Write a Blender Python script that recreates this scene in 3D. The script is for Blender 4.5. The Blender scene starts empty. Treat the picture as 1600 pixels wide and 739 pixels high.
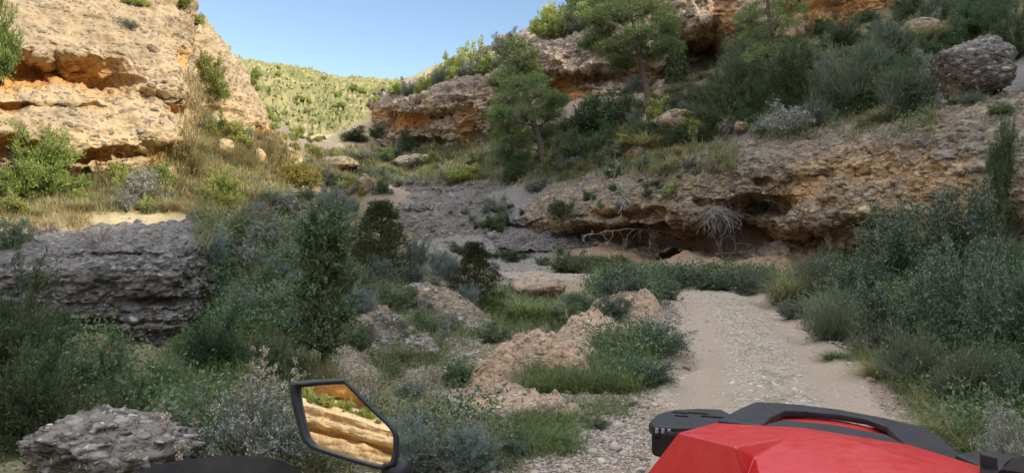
import bpy, bmesh, math, random
import numpy as np
from mathutils import Vector, Matrix
from mathutils.bvhtree import BVHTree

random.seed(7)
C = bpy.context.scene.collection
SC = bpy.context.scene

# ------------------------------------------------------------------ camera
F = 1232.0                       # focal length in pixels of a 1600 px wide frame
CAM = np.array([0.0, 0.0, 1.70])
PITCH = math.radians(2.3)
cd = bpy.data.cameras.new('camera'); cam = bpy.data.objects.new('camera', cd); C.objects.link(cam)
cd.sensor_width = 36.0; cd.lens = F / 1600 * 36.0
cd.clip_start = 0.02; cd.clip_end = 3000
cam.location = CAM.tolist(); cam.rotation_euler = (math.pi / 2 - PITCH, 0, 0)
SC.camera = cam
CP, SP = math.cos(PITCH), math.sin(PITCH)

def P(px, py, Y):
    """World point seen at photo pixel (px,py) and at distance Y ahead of the camera (arrays allowed)."""
    px = np.asarray(px, float); py = np.asarray(py, float); Y = np.asarray(Y, float)
    u = (px - 800) / F; v = (369.5 - py) / F
    dy = CP + SP * v; dz = -SP + CP * v
    k = Y / dy
    return np.stack([u * k, np.broadcast_to(Y, np.broadcast(u, v, Y).shape), CAM[2] + dz * k], -1)

def ray(px, py):
    d = P(px, py, 1.0) - CAM
    return d / np.linalg.norm(d)

# ------------------------------------------------------------------ numpy noise
def _h(ix, iy, iz, s):
    h = (ix.astype(np.int64) * 374761393 + iy.astype(np.int64) * 668265263 + iz.astype(np.int64) * 2147483647 + s * 974634777) & 0xFFFFFFFF
    h = ((h ^ (h >> 13)) * 1274126177) & 0xFFFFFFFF
    h = ((h ^ (h >> 16)) * 2246822519) & 0xFFFFFFFF
    return (h ^ (h >> 15)) & 0xFFFFFFFF

def _r(h):
    return h.astype(np.float64) / 4294967295.0

def perlin(p, s=0):
    p = np.asarray(p, float); i = np.floor(p).astype(np.int64); f = p - i
    w = f * f * f * (f * (f * 6 - 15) + 10)
    out = 0
    for dx in (0, 1):
        for dy in (0, 1):
            for dz in (0, 1):
                h = _h(i[..., 0] + dx, i[..., 1] + dy, i[..., 2] + dz, s)
                gx = (h & 1023) / 511.5 - 1; gy = ((h >> 10) & 1023) / 511.5 - 1; gz = ((h >> 20) & 1023) / 511.5 - 1
                d = gx * (f[..., 0] - dx) + gy * (f[..., 1] - dy) + gz * (f[..., 2] - dz)
                out = out + d * (w[..., 0] if dx else 1 - w[..., 0]) * (w[..., 1] if dy else 1 - w[..., 1]) * (w[..., 2] if dz else 1 - w[..., 2])
    return out

def fbm(p, octv=4, s=0, gain=0.5):
    p = np.asarray(p, float); a, o = 1.0, 0
    for k in range(octv):
        o = o + a * perlin(p * 2 ** k + 17.3 * k, s + k); a *= gain
    return o

def worley(p, s=0):
    """F1 distance and a random number per cell."""
    p = np.asarray(p, float); i = np.floor(p).astype(np.int64)
    best = np.full(p.shape[:-1], 9.0); rid = np.zeros(p.shape[:-1])
    for dx in (-1, 0, 1):
        for dy in (-1, 0, 1):
            for dz in (-1, 0, 1):
                a, b, c = i[..., 0] + dx, i[..., 1] + dy, i[..., 2] + dz
                h1 = _h(a, b, c, s + 1)
                q = np.stack([a + (h1 & 1023) / 1023.0, b + ((h1 >> 10) & 1023) / 1023.0, c + ((h1 >> 20) & 1023) / 1023.0], -1)
                d = np.sqrt(((p - q) ** 2).sum(-1))
                m = d < best
                best = np.where(m, d, best); rid = np.where(m, _r(_h(a, b, c, s + 9)), rid)
    return best, rid

def sstep(a, b, x):
    t = np.clip((x - a) / (b - a), 0, 1)
    return t * t * (3 - 2 * t)

# ------------------------------------------------------------------ object helpers
def link(name, data, parent=None):
    o = bpy.data.objects.new(name, data); C.objects.link(o)
    if parent is not None: o.parent = parent
    return o

def tag(o, label=None, cat=None, group=None, kind=None):
    if label: o['label'] = label
    if cat: o['category'] = cat
    if group: o['group'] = group
    if kind: o['kind'] = kind
    return o

def empty(name, loc, rz=0.0, s=1.0):
    o = link(name, None); o.location = [float(a) for a in loc]; o.rotation_euler = (0, 0, rz)
    o.scale = (s, s, s) if np.isscalar(s) else s
    o.empty_display_size = 0.1
    return o

def mesh_np(name, v, f, mats, smooth=True, mi=None, attrs=None):
    """Mesh from numpy arrays; f is (M,3) or (M,4), or a list of such arrays."""
    v = np.ascontiguousarray(v, np.float32).reshape(-1, 3)
    fl = f if isinstance(f, list) else [f]
    fl = [np.asarray(a, np.int32) for a in fl if len(a)]
    me = bpy.data.meshes.new(name)
    loops = np.concatenate([a.ravel() for a in fl]) if fl else np.zeros(0, np.int32)
    tot = np.concatenate([np.full(len(a), a.shape[1], np.int32) for a in fl])
    start = np.concatenate([[0], np.cumsum(tot)[:-1]]).astype(np.int32)
    me.vertices.add(len(v)); me.vertices.foreach_set('co', v.ravel())
    me.loops.add(len(loops)); me.loops.foreach_set('vertex_index', loops)
    me.polygons.add(len(tot)); me.polygons.foreach_set('loop_start', start); me.polygons.foreach_set('loop_total', tot)
    if mi is not None: me.polygons.foreach_set('material_index', np.asarray(mi, np.int32))
    me.polygons.foreach_set('use_smooth', np.full(len(tot), smooth, bool))
    for m in (mats if isinstance(mats, (list, tuple)) else [mats]): me.materials.append(m)
    for k, a in (attrs or {}).items():
        at = me.attributes.new(k, 'FLOAT', 'POINT'); at.data.foreach_set('value', np.ascontiguousarray(a, np.float32).ravel())
    me.update(calc_edges=True)
    return me

def grid_faces(nr, nc):
    i = np.arange((nr - 1) * nc).reshape(nr - 1, nc)[:, :-1].ravel()
    return np.stack([i, i + 1, i + nc + 1, i + nc], -1)

def grid_normals(g):
    du = np.gradient(g, axis=1); dv = np.gradient(g, axis=0)
    n = np.cross(du, dv); n /= np.linalg.norm(n, axis=-1, keepdims=True) + 1e-9
    return n

def crom(vals, t):
    """Catmull-Rom through vals (n,k) at parameters t in 0..n-1."""
    vals = np.asarray(vals, float); n = len(vals)
    i = np.clip(np.floor(t).astype(int), 0, n - 2); f = (t - i)[:, None]
    p0 = vals[np.maximum(i - 1, 0)]; p1 = vals[i]; p2 = vals[i + 1]; p3 = vals[np.minimum(i + 2, n - 1)]
    m1 = (p2 - p0) * .5; m2 = (p3 - p1) * .5
    return (2 * f ** 3 - 3 * f ** 2 + 1) * p1 + (f ** 3 - 2 * f ** 2 + f) * m1 + (-2 * f ** 3 + 3 * f ** 2) * p2 + (f ** 3 - f ** 2) * m2

# ------------------------------------------------------------------ node helpers
class NT:
    def __init__(s, name):
        s.m = bpy.data.materials.new(name); s.m.use_nodes = True
        s.t = s.m.node_tree; s.t.nodes.clear()
        s.out = s.n('ShaderNodeOutputMaterial')
    def n(s, typ, **kw):
        x = s.t.nodes.new(typ)
        for k, v in kw.items():
            if k.startswith('i_'):
                key = k[2:]; key = int(key) if key.isdigit() else key.replace('_', ' ')
                s.set(x.inputs[key], v)
            else: setattr(x, k, v)
        return x
    def set(s, inp, v):
        if isinstance(v, bpy.types.NodeSocket): s.t.links.new(v, inp)
        elif isinstance(v, (tuple, list)) and inp.type == 'RGBA' and len(v) == 3: inp.default_value = (*v, 1)
        else: inp.default_value = v
    def mix(s, fac, a, b, mode='MIX'):
        x = s.n('ShaderNodeMix', data_type='RGBA', blend_type=mode)
        s.set(x.inputs[0], fac); s.set(x.inputs[6], a); s.set(x.inputs[7], b)
        return x.outputs[2]
    def math(s, op, a, b=0.0, clamp=False):
        x = s.n('ShaderNodeMath', operation=op, use_clamp=clamp); s.set(x.inputs[0], a); s.set(x.inputs[1], b)
        return x.outputs[0]
    def ramp(s, fac, stops, interp='LINEAR'):
        x = s.n('ShaderNodeValToRGB'); x.color_ramp.interpolation = interp
        e = x.color_ramp.elements
        while len(e) < len(stops): e.new(0.5)
        for q, (pos, c) in zip(e, stops):
            q.position = pos; q.color = (*c, 1) if len(c) == 3 else c
        s.set(x.inputs[0], fac); return x.outputs[0]
    def noise(s, vec, scale, detail=4, rough=.55, dist=0.0):
        x = s.n('ShaderNodeTexNoise'); s.set(x.inputs['Vector'], vec); x.inputs['Scale'].default_value = scale
        x.inputs['Detail'].default_value = detail; x.inputs['Roughness'].default_value = rough; x.inputs['Distortion'].default_value = dist
        return x.outputs['Fac']
    def vor(s, vec, scale, rnd=1.0):
        x = s.n('ShaderNodeTexVoronoi'); s.set(x.inputs['Vector'], vec); x.inputs['Scale'].default_value = scale
        x.inputs['Randomness'].default_value = rnd
        return x.outputs['Distance'], x.outputs['Color']
    def attr(s, name):
        return s.n('ShaderNodeAttribute', attribute_name=name).outputs['Fac']
    def pos(s, sc=(1, 1, 1)):
        g = s.n('ShaderNodeNewGeometry').outputs['Position']
        if sc == (1, 1, 1): return g
        m = s.n('ShaderNodeMapping'); s.set(m.inputs['Vector'], g); m.inputs['Scale'].default_value = sc
        return m.outputs[0]
    def sep(s, c):
        return s.n('ShaderNodeSeparateColor', i_0=c).outputs
    def bump(s, h, strength, dist, nrm=None):
        x = s.n('ShaderNodeBump'); x.inputs['Strength'].default_value = strength; x.inputs['Distance'].default_value = dist
        s.set(x.inputs['Height'], h)
        if nrm is not None: s.set(x.inputs['Normal'], nrm)
        return x.outputs[0]
    def princ(s, col, rough=.9, spec=.2, nrm=None, **kw):
        b = s.n('ShaderNodeBsdfPrincipled'); s.set(b.inputs['Base Color'], col); s.set(b.inputs['Roughness'], rough)
        b.inputs['Specular IOR Level'].default_value = spec
        if nrm is not None: s.set(b.inputs['Normal'], nrm)
        for k, v in kw.items(): s.set(b.inputs[k], v)
        return b
    def done(s, sh):
        s.t.links.new(sh.outputs[0] if hasattr(sh, 'outputs') else sh, s.out.inputs['Surface']); return s.m

def rock_mat(name, matrix_a, matrix_b, pebbles, orange=(.46, .19, .06), pscale=7.0, cover=.42, strata=0.5, crust=None):
    """Conglomerate: a sandy matrix with pebbles of several sizes set in it, iron stain by attribute 'stain', grey crust by attribute 'crust'."""
    t = NT(name); p = t.pos(); pz = t.pos((.35, .35, 2.6))
    n1 = t.noise(p, .9, 6, .6); n2 = t.noise(pz, 1.6, 5, .65, .6); n3 = t.noise(p, 14, 4, .7)
    mcol = t.mix(t.ramp(n1, [(.32, (0, 0, 0)), (.68, (1, 1, 1))]), matrix_a, matrix_b)
    st = t.math('ADD', t.attr('stain'), t.math('MULTIPLY', t.math('SUBTRACT', n2, .56), strata * 3.0), True)
    mcol = t.mix(st, mcol, orange)
    mcol = t.mix(t.math('MULTIPLY', t.ramp(n3, [(.35, (0, 0, 0)), (.75, (1, 1, 1))]), .55), mcol, t.mix(.5, mcol, (.16, .12, .09)))
    wob = t.n('ShaderNodeVectorMath', operation='ADD'); t.set(wob.inputs[0], p)
    nv = t.n('ShaderNodeTexNoise'); t.set(nv.inputs['Vector'], p); nv.inputs['Scale'].default_value = pscale * 1.1; nv.inputs['Detail'].default_value = 3
    sc = t.n('ShaderNodeVectorMath', operation='SCALE'); t.set(sc.inputs[0], nv.outputs['Color']); sc.inputs['Scale'].default_value = .75 / pscale
    t.set(wob.inputs[1], sc.outputs[0])
    sq = t.n('ShaderNodeMapping'); t.set(sq.inputs['Vector'], wob.outputs[0]); sq.inputs['Scale'].default_value = (.85, .85, 1.55); w = sq.outputs[0]
    hs = None; col = mcol
    for k, (s, cov) in enumerate(((pscale * 3.1, cover * 1.15), (pscale * 1.35, cover), (pscale * .55, cover * .5))):
        d, c = t.vor(w, s); r, g, b = t.sep(c)[:3]
        # a stone fills most of its cell; many cells are empty
        rad = t.math('MULTIPLY', t.math('SUBTRACT', r, 1 - cov), 2.2, True)
        inside = t.math('SUBTRACT', t.math('ADD', t.math('MULTIPLY', rad, .62), t.math('MULTIPLY', n3, .10)), d)
        m = t.math('MULTIPLY', inside, 9.0, True)
        tone = t.ramp(g, [(0, (.30, .29, .28)), (.2, (1.5, 1.48, 1.45)), (.38, (.6, .58, .56)), (.55, (1.0, .98, .96)), (.68, (2.1, 2.1, 2.1)), (.86, (.42, .40, .38))], 'CONSTANT')
        pc = t.mix(.5, t.ramp(b, pebbles, 'CONSTANT'), t.mix(1.0, mcol, tone, 'MULTIPLY'))
        pc = t.mix(t.math('MULTIPLY', n3, .25), pc, (.09, .08, .07))
        pc = t.mix(t.math('MULTIPLY', st, .6), pc, orange)
        # thin dark joint round each stone
        ring = t.math('MULTIPLY', t.math('SUBTRACT', 1.0, t.math('ABSOLUTE', t.math('MULTIPLY', inside, 16.0)), True), t.math('GREATER_THAN', rad, .05))
        col = t.mix(t.math('MULTIPLY', m, .9), col, pc)
        col = t.mix(t.math('MULTIPLY', ring, .7), col, (.07, .055, .045))
        h = t.math('MULTIPLY', t.math('SQRT', t.math('MAXIMUM', inside, 0.0)), 1.1 / s * 7)
        hs = h if hs is None else t.math('MAXIMUM', hs, h)
    if crust is not None:
        cr = t.math('MULTIPLY', t.attr('crust'), t.ramp(t.noise(p, 2.2, 5, .6), [(.3, (.35, .35, .35)), (.6, (1, 1, 1))]), True)
        col = t.mix(t.math('MULTIPLY', cr, .85), col, t.mix(1.0, t.mix(.15, crust, col), t.ramp(n3, [(.3, (.55, .55, .55)), (.7, (1.4, 1.4, 1.4))]), 'MULTIPLY'))
    b1 = t.bump(n3, .35, .03)
    b2 = t.bump(hs, 1.0, .075, b1)
    b3 = t.bump(n2, .5, .12, b2)
    return t.done(t.princ(col, .92, .12, b3))

PEB = [(0, (.44, .37, .30)), (.16, (.16, .14, .125)), (.32, (.30, .23, .165)), (.48, (.54, .49, .44)), (.60, (.10, .085, .08)), (.74, (.25, .235, .22)), (.88, (.60, .52, .42))]
PEBG = [(0, (.24, .235, .23)), (.18, (.11, .105, .105)), (.36, (.40, .385, .37)), (.52, (.26, .21, .17)), (.68, (.54, .525, .51)), (.84, (.075, .07, .07))]
M = {}
M['rock_sun'] = rock_mat('ochre_conglomerate', (.58, .44, .25), (.47, .355, .20), PEB, (.66, .34, .085), 5.0, .38, .22, crust=(.20, .165, .13))
M['rock_far'] = rock_mat('brown_cliff_rock', (.34, .26, .185), (.42, .305, .195), PEB, (.54, .26, .08), 2.6, .5, .45, crust=(.20, .17, .15))
M['rock_wall'] = rock_mat('grey_ochre_conglomerate', (.30, .212, .105), (.215, .16, .095), PEB, (.42, .225, .08), 3.6, .74, .14, crust=(.135, .125, .115))
M['rock_grey'] = rock_mat('grey_conglomerate', (.15, .13, .115), (.12, .108, .10), PEBG, (.24, .17, .11), 5.6, .74, .1, crust=(.135, .13, .127))
M['rock_near'] = rock_mat('pale_pebble_rock', (.17, .15, .132), (.135, .12, .106), PEBG, (.28, .20, .13), 11.0, .74, .1)
M['rock_slab'] = rock_mat('dark_slab_rock', (.165, .145, .135), (.125, .112, .108), PEBG, (.26, .19, .13), 3.4, .6, .12, crust=(.12, .11, .108))
M['rubble'] = rock_mat('pink_clay_rubble', (.36, .265, .185), (.29, .22, .16), PEB, (.36, .225, .135), 13.0, .5, .1)

def leaf_mat(name, a, b, c, trans=.25, rough=.55, spec=.3):
    """Leaf colours a..b..c spread over the leaves at random, each plant a little different."""
    t = NT(name)
    g = t.n('ShaderNodeNewGeometry'); oi = t.n('ShaderNodeObjectInfo')
    col = t.ramp(g.outputs['Random Per Island'], [(0, a), (.5, b), (1, c)])
    hsv = t.n('ShaderNodeHueSaturation'); t.set(hsv.inputs['Color'], col)
    t.set(hsv.inputs['Value'], t.math('ADD', t.math('MULTIPLY', oi.outputs['Random'], .5), .78))
    t.set(hsv.inputs['Hue'], t.math('ADD', t.math('MULTIPLY', t.math('FRACT', t.math('MULTIPLY', oi.outputs['Random'], 7.3)), .04), .48))
    n = t.noise(t.pos(), 1.7, 3); hsv2 = t.mix(t.math('MULTIPLY', t.math('SUBTRACT', n, .38, True), 1.1), hsv.outputs[0], t.mix(.5, hsv.outputs[0], (.16, .14, .06)))
    pb = t.princ(hsv2, rough, spec)
    tr = t.n('ShaderNodeBsdfTranslucent'); t.set(tr.inputs[0], hsv2)
    mx = t.n('ShaderNodeMixShader'); mx.inputs[0].default_value = trans
    t.t.links.new(pb.outputs[0], mx.inputs[1]); t.t.links.new(tr.outputs[0], mx.inputs[2])
    return t.done(mx)

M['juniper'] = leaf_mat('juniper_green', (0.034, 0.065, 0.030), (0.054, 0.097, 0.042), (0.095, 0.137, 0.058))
M['sabina'] = leaf_mat('sabina_green', (0.027, 0.043, 0.018), (0.044, 0.060, 0.024), (0.085, 0.085, 0.034))
M['broad'] = leaf_mat('shrub_green', (0.053, 0.089, 0.040), (0.082, 0.132, 0.058), (0.147, 0.189, 0.083))
M['bright'] = leaf_mat('bright_shrub_green', (0.123, 0.189, 0.043), (0.203, 0.275, 0.065), (0.319, 0.362, 0.094), .35)  # juniper leaf for the sunny spots, sunlight put into the colour
M['bramble'] = leaf_mat('bramble_green', (0.037, 0.068, 0.043), (0.058, 0.101, 0.060), (0.103, 0.149, 0.088), .15, .45, .4)
M['greyleaf'] = leaf_mat('grey_green_leaf', (.12, .15, .11), (.17, .20, .155), (.25, .27, .22), .2, .8)
M['blueleaf'] = leaf_mat('blue_green_leaf', (0.105, 0.149, 0.127), (0.143, 0.193, 0.165), (0.209, 0.253, 0.220), .2, .8)
M['flower'] = leaf_mat('pale_flower', (.36, .36, .37), (.46, .45, .46), (.60, .58, .58), .2, .8)
M['grass'] = leaf_mat('green_grass', (0.059, 0.103, 0.023), (0.089, 0.139, 0.033), (0.152, 0.178, 0.062), .3)
M['drygrass'] = leaf_mat('dry_grass', (.30, .27, .11), (.42, .36, .17), (.52, .46, .25), .3, .8)
M['olivegrass'] = leaf_mat('olive_grass', (.13, .14, .060), (.19, .185, .085), (.29, .26, .13), .3, .8)
M['pine'] = leaf_mat('pine_needles', (0.079, 0.131, 0.041), (0.126, 0.181, 0.058), (0.202, 0.254, 0.083), .25)
M['yellowleaf'] = leaf_mat('yellow_leaf', (0.306, 0.260, 0.050), (0.391, 0.350, 0.070), (0.442, 0.440, 0.120), .35)
M['broom'] = leaf_mat('broom_stems', (0.072, 0.102, 0.064), (0.102, 0.143, 0.086), (0.152, 0.189, 0.120), .1, .8)
M['hillbush'] = leaf_mat('hill_scrub', (0.190, 0.245, 0.063), (0.290, 0.338, 0.089), (0.455, 0.454, 0.145), .3)
M['deadroot'] = leaf_mat('dead_root', (.13, .12, .115), (.19, .175, .165), (.25, .235, .22), 0, .9)
M['twig'] = leaf_mat('bare_twig', (0.120, 0.096, 0.082), (0.192, 0.156, 0.138), (0.288, 0.246, 0.222), 0, .9)
M['palewood'] = leaf_mat('bleached_wood', (0.202, 0.187, 0.180), (0.259, 0.241, 0.230), (0.331, 0.310, 0.295), 0, .9)

def bark_mat(name, a, b):
    t = NT(name); p = t.pos((1, 1, .25))
    n = t.noise(p, 26, 5, .65); v, _ = t.vor(p, 22)
    return t.done(t.princ(t.mix(n, a, b), .95, .1, t.bump(t.math('ADD', n, v), .8, .03)))
M['bark'] = bark_mat('pine_bark', (.075, .055, .045), (.19, .15, .125))
M['darkbark'] = bark_mat('dark_bark', (.035, .028, .023), (.10, .08, .065))
# ================================================================== sun, sky
EL = math.radians(29.0)
SUN = np.array([.90, -.44]); SUN = SUN / np.linalg.norm(SUN)
to_sun = Vector((SUN[0] * math.cos(EL), SUN[1] * math.cos(EL), math.sin(EL)))
ld = bpy.data.lights.new('sun', 'SUN'); sun = bpy.data.objects.new('sun', ld); C.objects.link(sun)
ld.energy = 3.2; ld.angle = math.radians(0.5); ld.color = (1.0, .88, .70)
sun.rotation_euler = to_sun.to_track_quat('Z', 'Y').to_euler(); sun.location = (30, -15, 40)
W = bpy.data.worlds.new('World'); SC.world = W; W.use_nodes = True
wt = W.node_tree; wt.nodes.clear()
sky = wt.nodes.new('ShaderNodeTexSky'); sky.sky_type = 'NISHITA'; sky.sun_disc = False
sky.sun_elevation = EL; sky.sun_rotation = math.atan2(SUN[0], SUN[1])
sky.altitude = 500; sky.air_density = .9; sky.dust_density = .1; sky.ozone_density = 1.0
# bright veil added above the view to lift the shade; clear sky below
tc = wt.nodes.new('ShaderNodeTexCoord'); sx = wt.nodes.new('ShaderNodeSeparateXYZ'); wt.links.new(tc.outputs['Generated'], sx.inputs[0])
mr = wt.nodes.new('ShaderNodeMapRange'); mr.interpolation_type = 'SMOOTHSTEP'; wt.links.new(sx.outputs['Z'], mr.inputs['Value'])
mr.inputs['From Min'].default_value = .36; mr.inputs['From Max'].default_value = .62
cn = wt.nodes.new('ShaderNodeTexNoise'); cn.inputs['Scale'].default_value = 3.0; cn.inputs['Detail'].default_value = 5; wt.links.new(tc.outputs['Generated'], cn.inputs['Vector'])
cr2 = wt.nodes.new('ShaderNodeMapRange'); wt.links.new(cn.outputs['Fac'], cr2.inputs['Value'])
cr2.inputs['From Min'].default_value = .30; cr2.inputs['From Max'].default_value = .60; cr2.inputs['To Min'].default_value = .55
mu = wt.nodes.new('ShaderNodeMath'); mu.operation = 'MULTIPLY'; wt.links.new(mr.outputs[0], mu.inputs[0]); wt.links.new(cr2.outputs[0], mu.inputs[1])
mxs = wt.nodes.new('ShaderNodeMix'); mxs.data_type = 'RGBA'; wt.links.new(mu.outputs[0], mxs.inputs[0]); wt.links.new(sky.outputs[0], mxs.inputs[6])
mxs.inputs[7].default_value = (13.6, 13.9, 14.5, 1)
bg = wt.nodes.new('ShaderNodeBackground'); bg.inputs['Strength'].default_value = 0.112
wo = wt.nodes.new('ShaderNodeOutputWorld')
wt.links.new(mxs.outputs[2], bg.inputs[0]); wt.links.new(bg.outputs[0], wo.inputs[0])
vs = SC.view_settings; vs.view_transform = 'Standard'; vs.look = 'None'; vs.exposure = 0.78; vs.gamma = 1.0
vs.use_curve_mapping = False

# ================================================================== ground
ROAD = [(-2.2, -12), (-1.0, -6), (-.2, -2), (.35, 0), (1.0, 2.2), (1.55, 4.2), (2.1, 6.2), (2.75, 8.7), (3.2, 10.8), (3.65, 13.2), (3.86, 15.2),
        (3.7, 16.8), (3.0, 18.0), (1.9, 18.7), (.6, 19.0), (-.8, 19.5), (-2.6, 20.6), (-4.6, 22.6), (-6.2, 25.5), (-7.6, 30)]
road_c = crom(ROAD, np.linspace(0, len(ROAD) - 1, 700))

def road_dist(x, y):
    x = np.asarray(x, float); y = np.asarray(y, float); sh = x.shape
    q = np.stack([x.ravel(), y.ravel()], -1); out = np.empty(len(q))
    for k in range(0, len(q), 20000):
        d = ((q[k:k + 20000, None, :] - road_c[None, ::4, :]) ** 2).sum(-1)
        out[k:k + 20000] = np.sqrt(d.min(1))
    return out.reshape(sh)

# control points of the land: pixel, pixel, distance, (green, scree, dry, orange)
D, G_, S_, Y_, O_ = (0, .3, 0, 0), (1, 0, 0, 0), (0, 1, 0, 0), (.15, 0, 1, 0), (0, .2, 0, 1)
PXC = [
 (760, 640, 6.3, D), (830, 600, 7.2, D), (700, 560, 8.5, G_), (750, 500, 11, D), (760, 450, 15, D), (800, 470, 13.5, G_), (600, 575, 8.0, D), (620, 620, 6.8, D),
 (590, 505, 9.3, S_), (570, 480, 9.8, S_), (640, 530, 9.0, S_), (700, 472, 12, S_), (680, 440, 12.8, S_), (650, 420, 13.5, S_), (560, 430, 11.5, G_), (600, 390, 14, G_),
 (700, 395, 15, S_), (740, 440, 14, S_), (500, 570, 7, G_), (480, 480, 9, G_), (450, 420, 11.5, G_), (520, 350, 16, G_), (600, 352, 17, G_), (560, 320, 19, G_), (470, 340, 16, G_),
 (700, 387, 24, S_), (740, 345, 26, S_), (650, 330, 29, S_), (600, 300, 32, D), (560, 285, 36, D), (680, 290, 33, D), (760, 400, 23, S_), (640, 382, 26, S_),
 (200, 340, 13, Y_), (100, 332, 13, Y_), (0, 332, 12.2, Y_), (250, 288, 15.5, Y_), (100, 290, 15, Y_), (320, 280, 17, Y_), (400, 285, 20, Y_), (480, 270, 24, Y_),
 (430, 240, 30, Y_), (345, 225, 24, Y_), (325, 150, 27, Y_), (500, 243, 36, D), (540, 230, 42, D), (460, 225, 45, Y_), (420, 200, 50, Y_),
 (200, 562, 8.5, G_), (100, 558, 9.2, G_), (200, 555, 9.7, G_), (280, 552, 9.9, G_), (0, 562, 8.8, G_), (-100, 575, 8.0, G_), (150, 545, 10.4, G_), (60, 525, 8, G_), (310, 525, 9.3, G_), (290, 560, 8.3, G_), (370, 480, 10, G_), (390, 400, 12, G_), (345, 335, 15, Y_), (330, 352, 13.2, Y_),
 (-150, 600, 6, G_), (-300, 400, 10, G_), (-200, 332, 14, Y_), (200, 650, 5.8, G_), (330, 600, 6.6, G_),
 (1200, 408, 19, O_), (1350, 433, 16.2, O_), (1600, 455, 13.2, G_), (950, 394, 22, O_), (1080, 402, 20.6, O_), (800, 390, 24, S_), (850, 420, 20.5, S_), (780, 425, 20.4, S_),
 (1600, 138, 17.6, S_), (1400, 186, 19.6, S_), (1180, 208, 22.4, S_), (1000, 256, 25.4, S_), (1200, 402, 20.4, O_), (1080, 396, 21.9, O_), (960, 389, 23.2, O_), (1350, 425, 17.4, O_), (1480, 434, 15.4, O_), (900, 280, 27, S_), (800, 285, 30, S_), (1750, 100, 15.5, S_),
 (1600, 50, 20.5, G_), (1500, 145, 18.9, S_), (1300, 130, 22.5, G_), (1100, 180, 25.5, D), (1015, 182, 27, Y_), (850, 252, 29, D), (950, 208, 30, G_), (780, 268, 33, D),
 (700, 250, 38, D), (620, 242, 44, D), (1300, 66, 28, G_), (1500, 20, 27, G_), (1150, 122, 30, D), (1000, 165, 32.0, D), (870, 182, 33.5, D), (760, 232, 41, D),
 (700, 96, 60, Y_), (930, 5, 48, Y_), (840, 50, 52, Y_), (600, 155, 60, Y_), (760, 92, 56, Y_),
]
WC = [  # world points x, y, z
 (0, 0, 0, D), (-2, 0, .05, G_), (2.2, 0, 0.02, D), (0, -5, 0, D), (-4, -5, .2, G_), (5, -5, .5, G_), (-6, 0, .4, G_), (4.4, 0, .3, G_), (0, -15, 0, D), (0, -30, .3, D), (-5, -14, 0.6, Y_),
 (-2.6, 4.5, .22, G_), (-1.6, 4.5, .2, G_), (-.7, 4.6, .13, G_), (-4, 4.2, .35, G_), (-.6, 6.2, .1, D), (-1.5, 6.5, .18, G_), (-1.6, 2.5, .12, G_),
 (4.5, 6, .15, G_), (6, 6, .6, G_), (6, 10, .55, G_), (8, 8, 1.1, G_), (5.6, 14, .25, G_), (7, 12, .5, G_), (4.6, 9.5, .08, G_), (5.0, 16.5, .2, D), (10, 8, 2.2, G_), (8, 3, 1.4, G_), (4.4, 17.8, .15, G_), (3, 20, .25, G_),
 (12, 3, 3.4, G_), (15, 6, 5.2, G_), (18, 12, 8, G_), (22, 22, 14, G_), (30, 24, 23.0, G_), (31, 12, 23.8, G_), (31, 3, 24, G_), (31, -6, 24, G_), (31, -15, 23.5, G_), (40, 0, 25, G_), (40, 14, 25, G_), (22, 5, 13, G_), (14, -8, 5.5, G_), (22, -12, 13, G_), (34, -28, 19, G_), (22, -28, 11, G_), (12, -22, 4, G_),
 (28, 34, 22.5, G_), (38, 40, 24, G_), (14, 44, 13.5, Y_), (50, 10, 20, G_), (55, 40, 22, G_), (50, -30, 16, G_), (20, 60, 18, Y_), (45, 65, 20, G_),
 (-14, 14, 4, Y_), (-22, 14, 9, Y_), (-14, 24, 7, Y_), (-22, 28, 12, Y_), (-30, 10, 14, Y_), (-34, 40, 16, Y_), (-20, 45, 9, Y_), (-8, -5, .5, Y_), (-8, -8, .2, Y_), (-12, -10, .3, Y_), (-10, -13, .3, Y_), (-16, -6, .5, Y_), (-5, -18, .3, Y_), (-21, -16, 6, Y_), (-26, -6, 8, Y_), (-14, -26, 6, Y_), (-30, -30, 10, Y_), (-40, -20, 16, Y_), (-50, 20, 20, Y_), (-12, 60, 6, Y_), (0, 70, 12, Y_), (-40, 65, 16, Y_),
 (-8, 5, .8, G_), (-12, 4, 1.8, G_),
]
for k in range(0, 700, 22): WC.append((road_c[k, 0], road_c[k, 1], 0.0, D))
for y in np.arange(0, 16, 2.0):
    k = np.argmin(abs(road_c[:400, 1] - y)); WC.append((road_c[k, 0] - 1.1, y, 0.0, D)); WC.append((road_c[k, 0] + 1.0, y, 0.0, D))
cp = [tuple(P(a, b, c)) + (m,) for a, b, c, m in PXC] + WC
CX = np.array([[c[0], c[1]] for c in cp]); CZ = np.array([c[2] for c in cp]); CM = np.array([c[3] for c in cp], float)

def _tps(r2):
    return np.where(r2 > 1e-12, r2 * np.log(r2 + 1e-12), 0)
_n = len(CX)
_K = _tps(((CX[:, None] - CX[None]) ** 2).sum(-1)) + np.eye(_n) * .15
_Pm = np.c_[np.ones(_n), CX]
_A = np.block([[_K, _Pm], [_Pm.T, np.zeros((3, 3))]])
_wt = np.linalg.solve(_A, np.r_[CZ, 0, 0, 0])

def height0(x, y):
    """Smooth land height before roughness."""
    x = np.asarray(x, float); y = np.asarray(y, float); sh = x.shape; q = np.stack([x.ravel(), y.ravel()], -1)
    out = np.empty(len(q))
    for k in range(0, len(q), 20000):
        c = q[k:k + 20000]
        out[k:k + 20000] = _tps(((c[:, None] - CX[None]) ** 2).sum(-1)) @ _wt[:_n] + _wt[_n] + c @ _wt[_n + 1:]
    return out.reshape(sh)

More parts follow.
